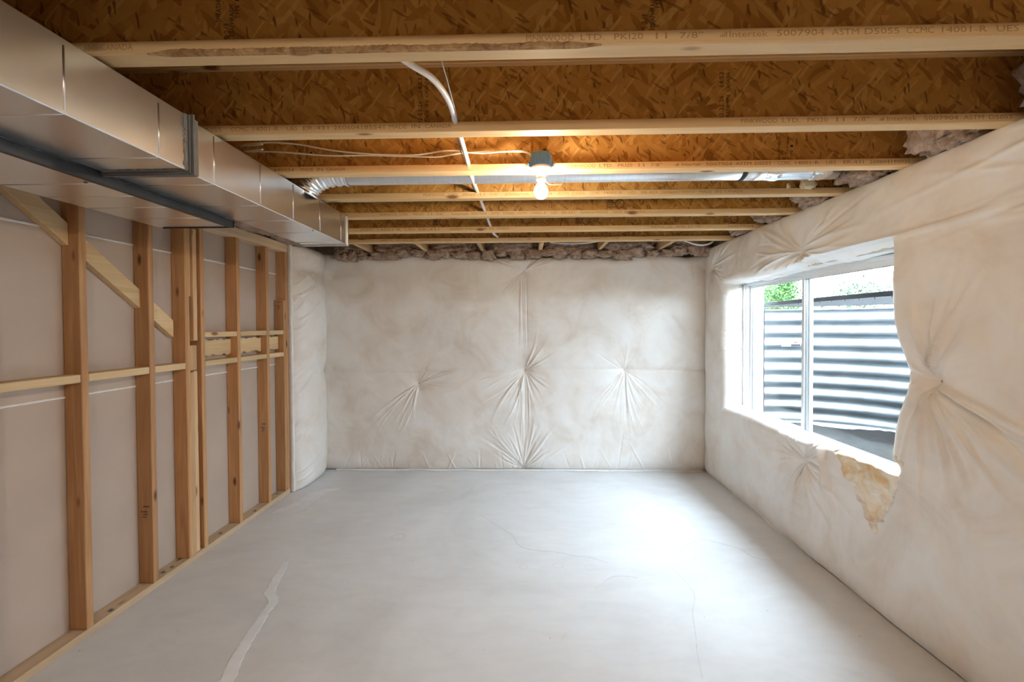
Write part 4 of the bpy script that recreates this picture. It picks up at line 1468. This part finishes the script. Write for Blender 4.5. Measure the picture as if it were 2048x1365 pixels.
# ================================================================== OUTSIDE THE WINDOW
ww = thing('window_well', (WCX, WCY, WELL_BOT), 'curved corrugated galvanized steel well outside the window', 'window well')
nt2, nz2 = 160, 220
tt = np.linspace(-0.02, PI + 0.02, nt2)
zz = np.linspace(WELL_BOT - 0.15, WELL_TOP, nz2)
Tg, Zg2 = np.meshgrid(tt, zz)
PITCH = 0.1165
ph = (WELL_TOP - 0.03 - Zg2) / PITCH * 2 * PI
cor = np.cos(ph)
cor = np.sign(cor) * np.abs(cor) ** 0.75
Rg = WR + 0.014 * cor
Pm = np.stack([WCX + 0.012 + Rg * np.sin(Tg), WCY + Rg * np.cos(Tg), Zg2], -1).reshape(-1, 3)
np_mesh('corrugated_panel', Pm, grid_quads(nz2, nt2), M_WELL, ww, (WCX, WCY, WELL_BOT))
MB().tube([(WCX + 0.012 + (WR + 0.012) * math.sin(t_), WCY + (WR + 0.012) * math.cos(t_), WELL_TOP) for t_ in np.linspace(0, PI, 60)], 0.009, 8).build('rolled_rim', M_WELL, ww, True)
for s in (-1, 1):
    quick_box('wall_flange', WCX + 0.001, WCX + 0.006, WCY + s * WR - 0.03, WCY + s * WR + 0.03, WELL_BOT - 0.1, WELL_TOP, M_WELL, ww, 0.001)
# maker's sticker on the steel
t0 = math.radians(13.2)
c0 = Vector((WCX + 0.012 + (WR - 0.022) * math.sin(t0), WCY + (WR - 0.022) * math.cos(t0), 1.345))
ax = Vector((math.cos(t0), -math.sin(t0), 0))
nr_ = Vector((-math.sin(t0), -math.cos(t0), 0))


def patch(name, a0, a1, z0, z1, mat, off, parent):
    vs_ = [c0 + ax * a0 + Vector((0, 0, z0)) + nr_ * off, c0 + ax * a1 + Vector((0, 0, z0)) + nr_ * off, c0 + ax * a1 + Vector((0, 0, z1)) + nr_ * off, c0 + ax * a0 + Vector((0, 0, z1)) + nr_ * off]
    vs_ += [p - nr_ * 0.001 for p in vs_]
    return MB().add(vs_, [(0, 1, 2, 3), (7, 6, 5, 4), (0, 4, 5, 1), (1, 5, 6, 2), (2, 6, 7, 3), (3, 7, 4, 0)]).build(name, mat, parent)


sk = patch('sticker', -0.08, 0.08, -0.026, 0.026, M_STICK_W, 0.0, ww)
patch('sticker_print', 0.0, 0.078, -0.024, -0.004, M_STICK_K, 0.001, sk)
patch('sticker_print', 0.022, 0.055, 0.002, 0.022, M_STICK_R, 0.001, sk)
patch('sticker_print', -0.072, -0.02, 0.006, 0.016, M_VINYL, 0.001, sk)

so_ = []
nn = 70
gx = np.linspace(0, WR - 0.01, nn)
ga = np.linspace(0, PI, 90)
A, Rr = np.meshgrid(ga, gx)
hz = WELL_BOT + 0.03 + 0.02 * vnoise(Rr * np.sin(A), Rr * np.cos(A), 0.3, 501) + 0.010 * np.abs(vnoise(Rr * np.sin(A), Rr * np.cos(A), 0.035, 511)) + 0.05 * (Rr / WR) ** 3
Pm = np.stack([WCX + 0.002 + Rr * np.sin(A), WCY + Rr * np.cos(A), hz], -1).reshape(-1, 3)
sl = np_mesh('gravel', Pm, grid_quads(nn, 90, True), M_SOIL, None, (WCX, WCY, WELL_BOT))
tag(sl, 'dark wet gravel at the bottom of the window well', 'gravel', None, 'stuff')

gt = thing('well_grate', (WCX, WCY, WELL_TOP + 0.02), 'black iron grate covering the top of the window well', 'grate')
GZ0 = WELL_TOP + 0.045
MB().box(WCX + 0.02, WCX + 0.055, WCY - WR - 0.06, WCY + WR + 0.06, GZ0, GZ0 + 0.032).build('front_bar', M_IRON, gt, False, 0.002)
arcp = [(WCX + 0.03 + (WR + 0.03) * math.sin(t_), WCY + (WR + 0.03) * math.cos(t_), GZ0 - 0.012) for t_ in np.linspace(0, PI, 48)]
ab = MB()
for i in range(47):
    p, q = Vector(arcp[i]), Vector(arcp[i + 1])
    d = (q - p).normalized()
    nrm = Vector((-d.y, d.x, 0)) * 0.004
    vs = [p + nrm, p - nrm, q - nrm, q + nrm]
    vs += [w + Vector((0, 0, 0.028)) for w in vs]
    ab.add(vs, [(0, 3, 2, 1), (4, 5, 6, 7), (0, 1, 5, 4), (1, 2, 6, 5), (2, 3, 7, 6), (3, 0, 4, 7)])
ab.build('rim_bar', M_IRON, gt)
nb = 15
for k in range(nb):
    y = WCY - WR + 0.07 + (2 * WR - 0.14) * k / (nb - 1)
    xm = WCX + 0.03 + math.sqrt(max(0, (WR + 0.02) ** 2 - (y - WCY) ** 2))
    MB().box(WCX + 0.05, xm, y - 0.003, y + 0.003, GZ0 - 0.010, GZ0 + 0.012).build('bar', M_IRON, gt)
for k in range(5):
    x = WCX + 0.2 + 0.19 * k
    hw = math.sqrt(max(0, (WR + 0.02) ** 2 - (x - WCX - 0.03) ** 2))
    MB().tube([(x, WCY - hw, GZ0 + 0.008), (x, WCY + hw, GZ0 + 0.008)], 0.005, 6).build('cross_rod', M_IRON, gt)


def shrub(name, base, h, rad, nleaf, lsize, mat, seed, label, loose=0.0):
    t = thing(name, base, label, 'shrub')
    rg_ = random.Random(seed)
    B = Vector(base)
    st = MB()
    tips = []
    for k in range(16):
        a = rg_.uniform(0, 2 * PI)
        el_ = rg_.uniform(0.3, 1.4)
        d = Vector((math.cos(a) * math.cos(el_), math.sin(a) * math.cos(el_), math.sin(el_)))
        L = h * rg_.uniform(0.7, 1.05)
        tip = B + Vector((d.x * rad * 1.1, d.y * rad * 1.1, d.z * L))
        mid = B + (tip - B) * 0.5 + Vector((0, 0, 0.06 * h))
        st.tube([B, mid, tip], [0.008, 0.005, 0.002], 5)
        tips.append((mid, tip))
    st.build('stem', M_TWIG, t, True)
    lf = MB()
    for k in range(nleaf):
        mid, tip = rg_.choice(tips)
        s = rg_.random() ** 0.7
        p = mid + (tip - mid) * s * (1.05 + loose * rg_.random()) + Vector([rg_.gauss(0, 0.16 * rad) for _ in range(3)])
        a = Vector([rg_.gauss(0, 1) for _ in range(3)]).normalized()
        c_ = a.cross(Vector([rg_.gauss(0, 1) for _ in range(3)])).normalized()
        L = lsize * rg_.uniform(0.6, 1.2)
        n_ = a.cross(c_) * L * 0.12
        lf.add([p, p + a * L * 0.5 + c_ * L * 0.24 + n_, p + a * L, p + a * L * 0.5 - c_ * L * 0.24 + n_], [(0, 1, 2), (0, 2, 3)])
    f = lf.build('foliage', mat, t)
    f['kind'] = 'stuff'
    return t


shrub('shrub', (4.02, 7.5, GZ + 0.04), 0.74, 0.40, 6500, 0.050, M_LEAF, 4, 'bright green leafy bush outside above the well, seen through the far pane')
shrub('shrub', (5.02, 7.0, GZ + 0.05), 0.56, 0.42, 900, 0.06, M_LEAF2, 6, 'sparse dark green bush outside above the well, seen through the near pane', 0.3)
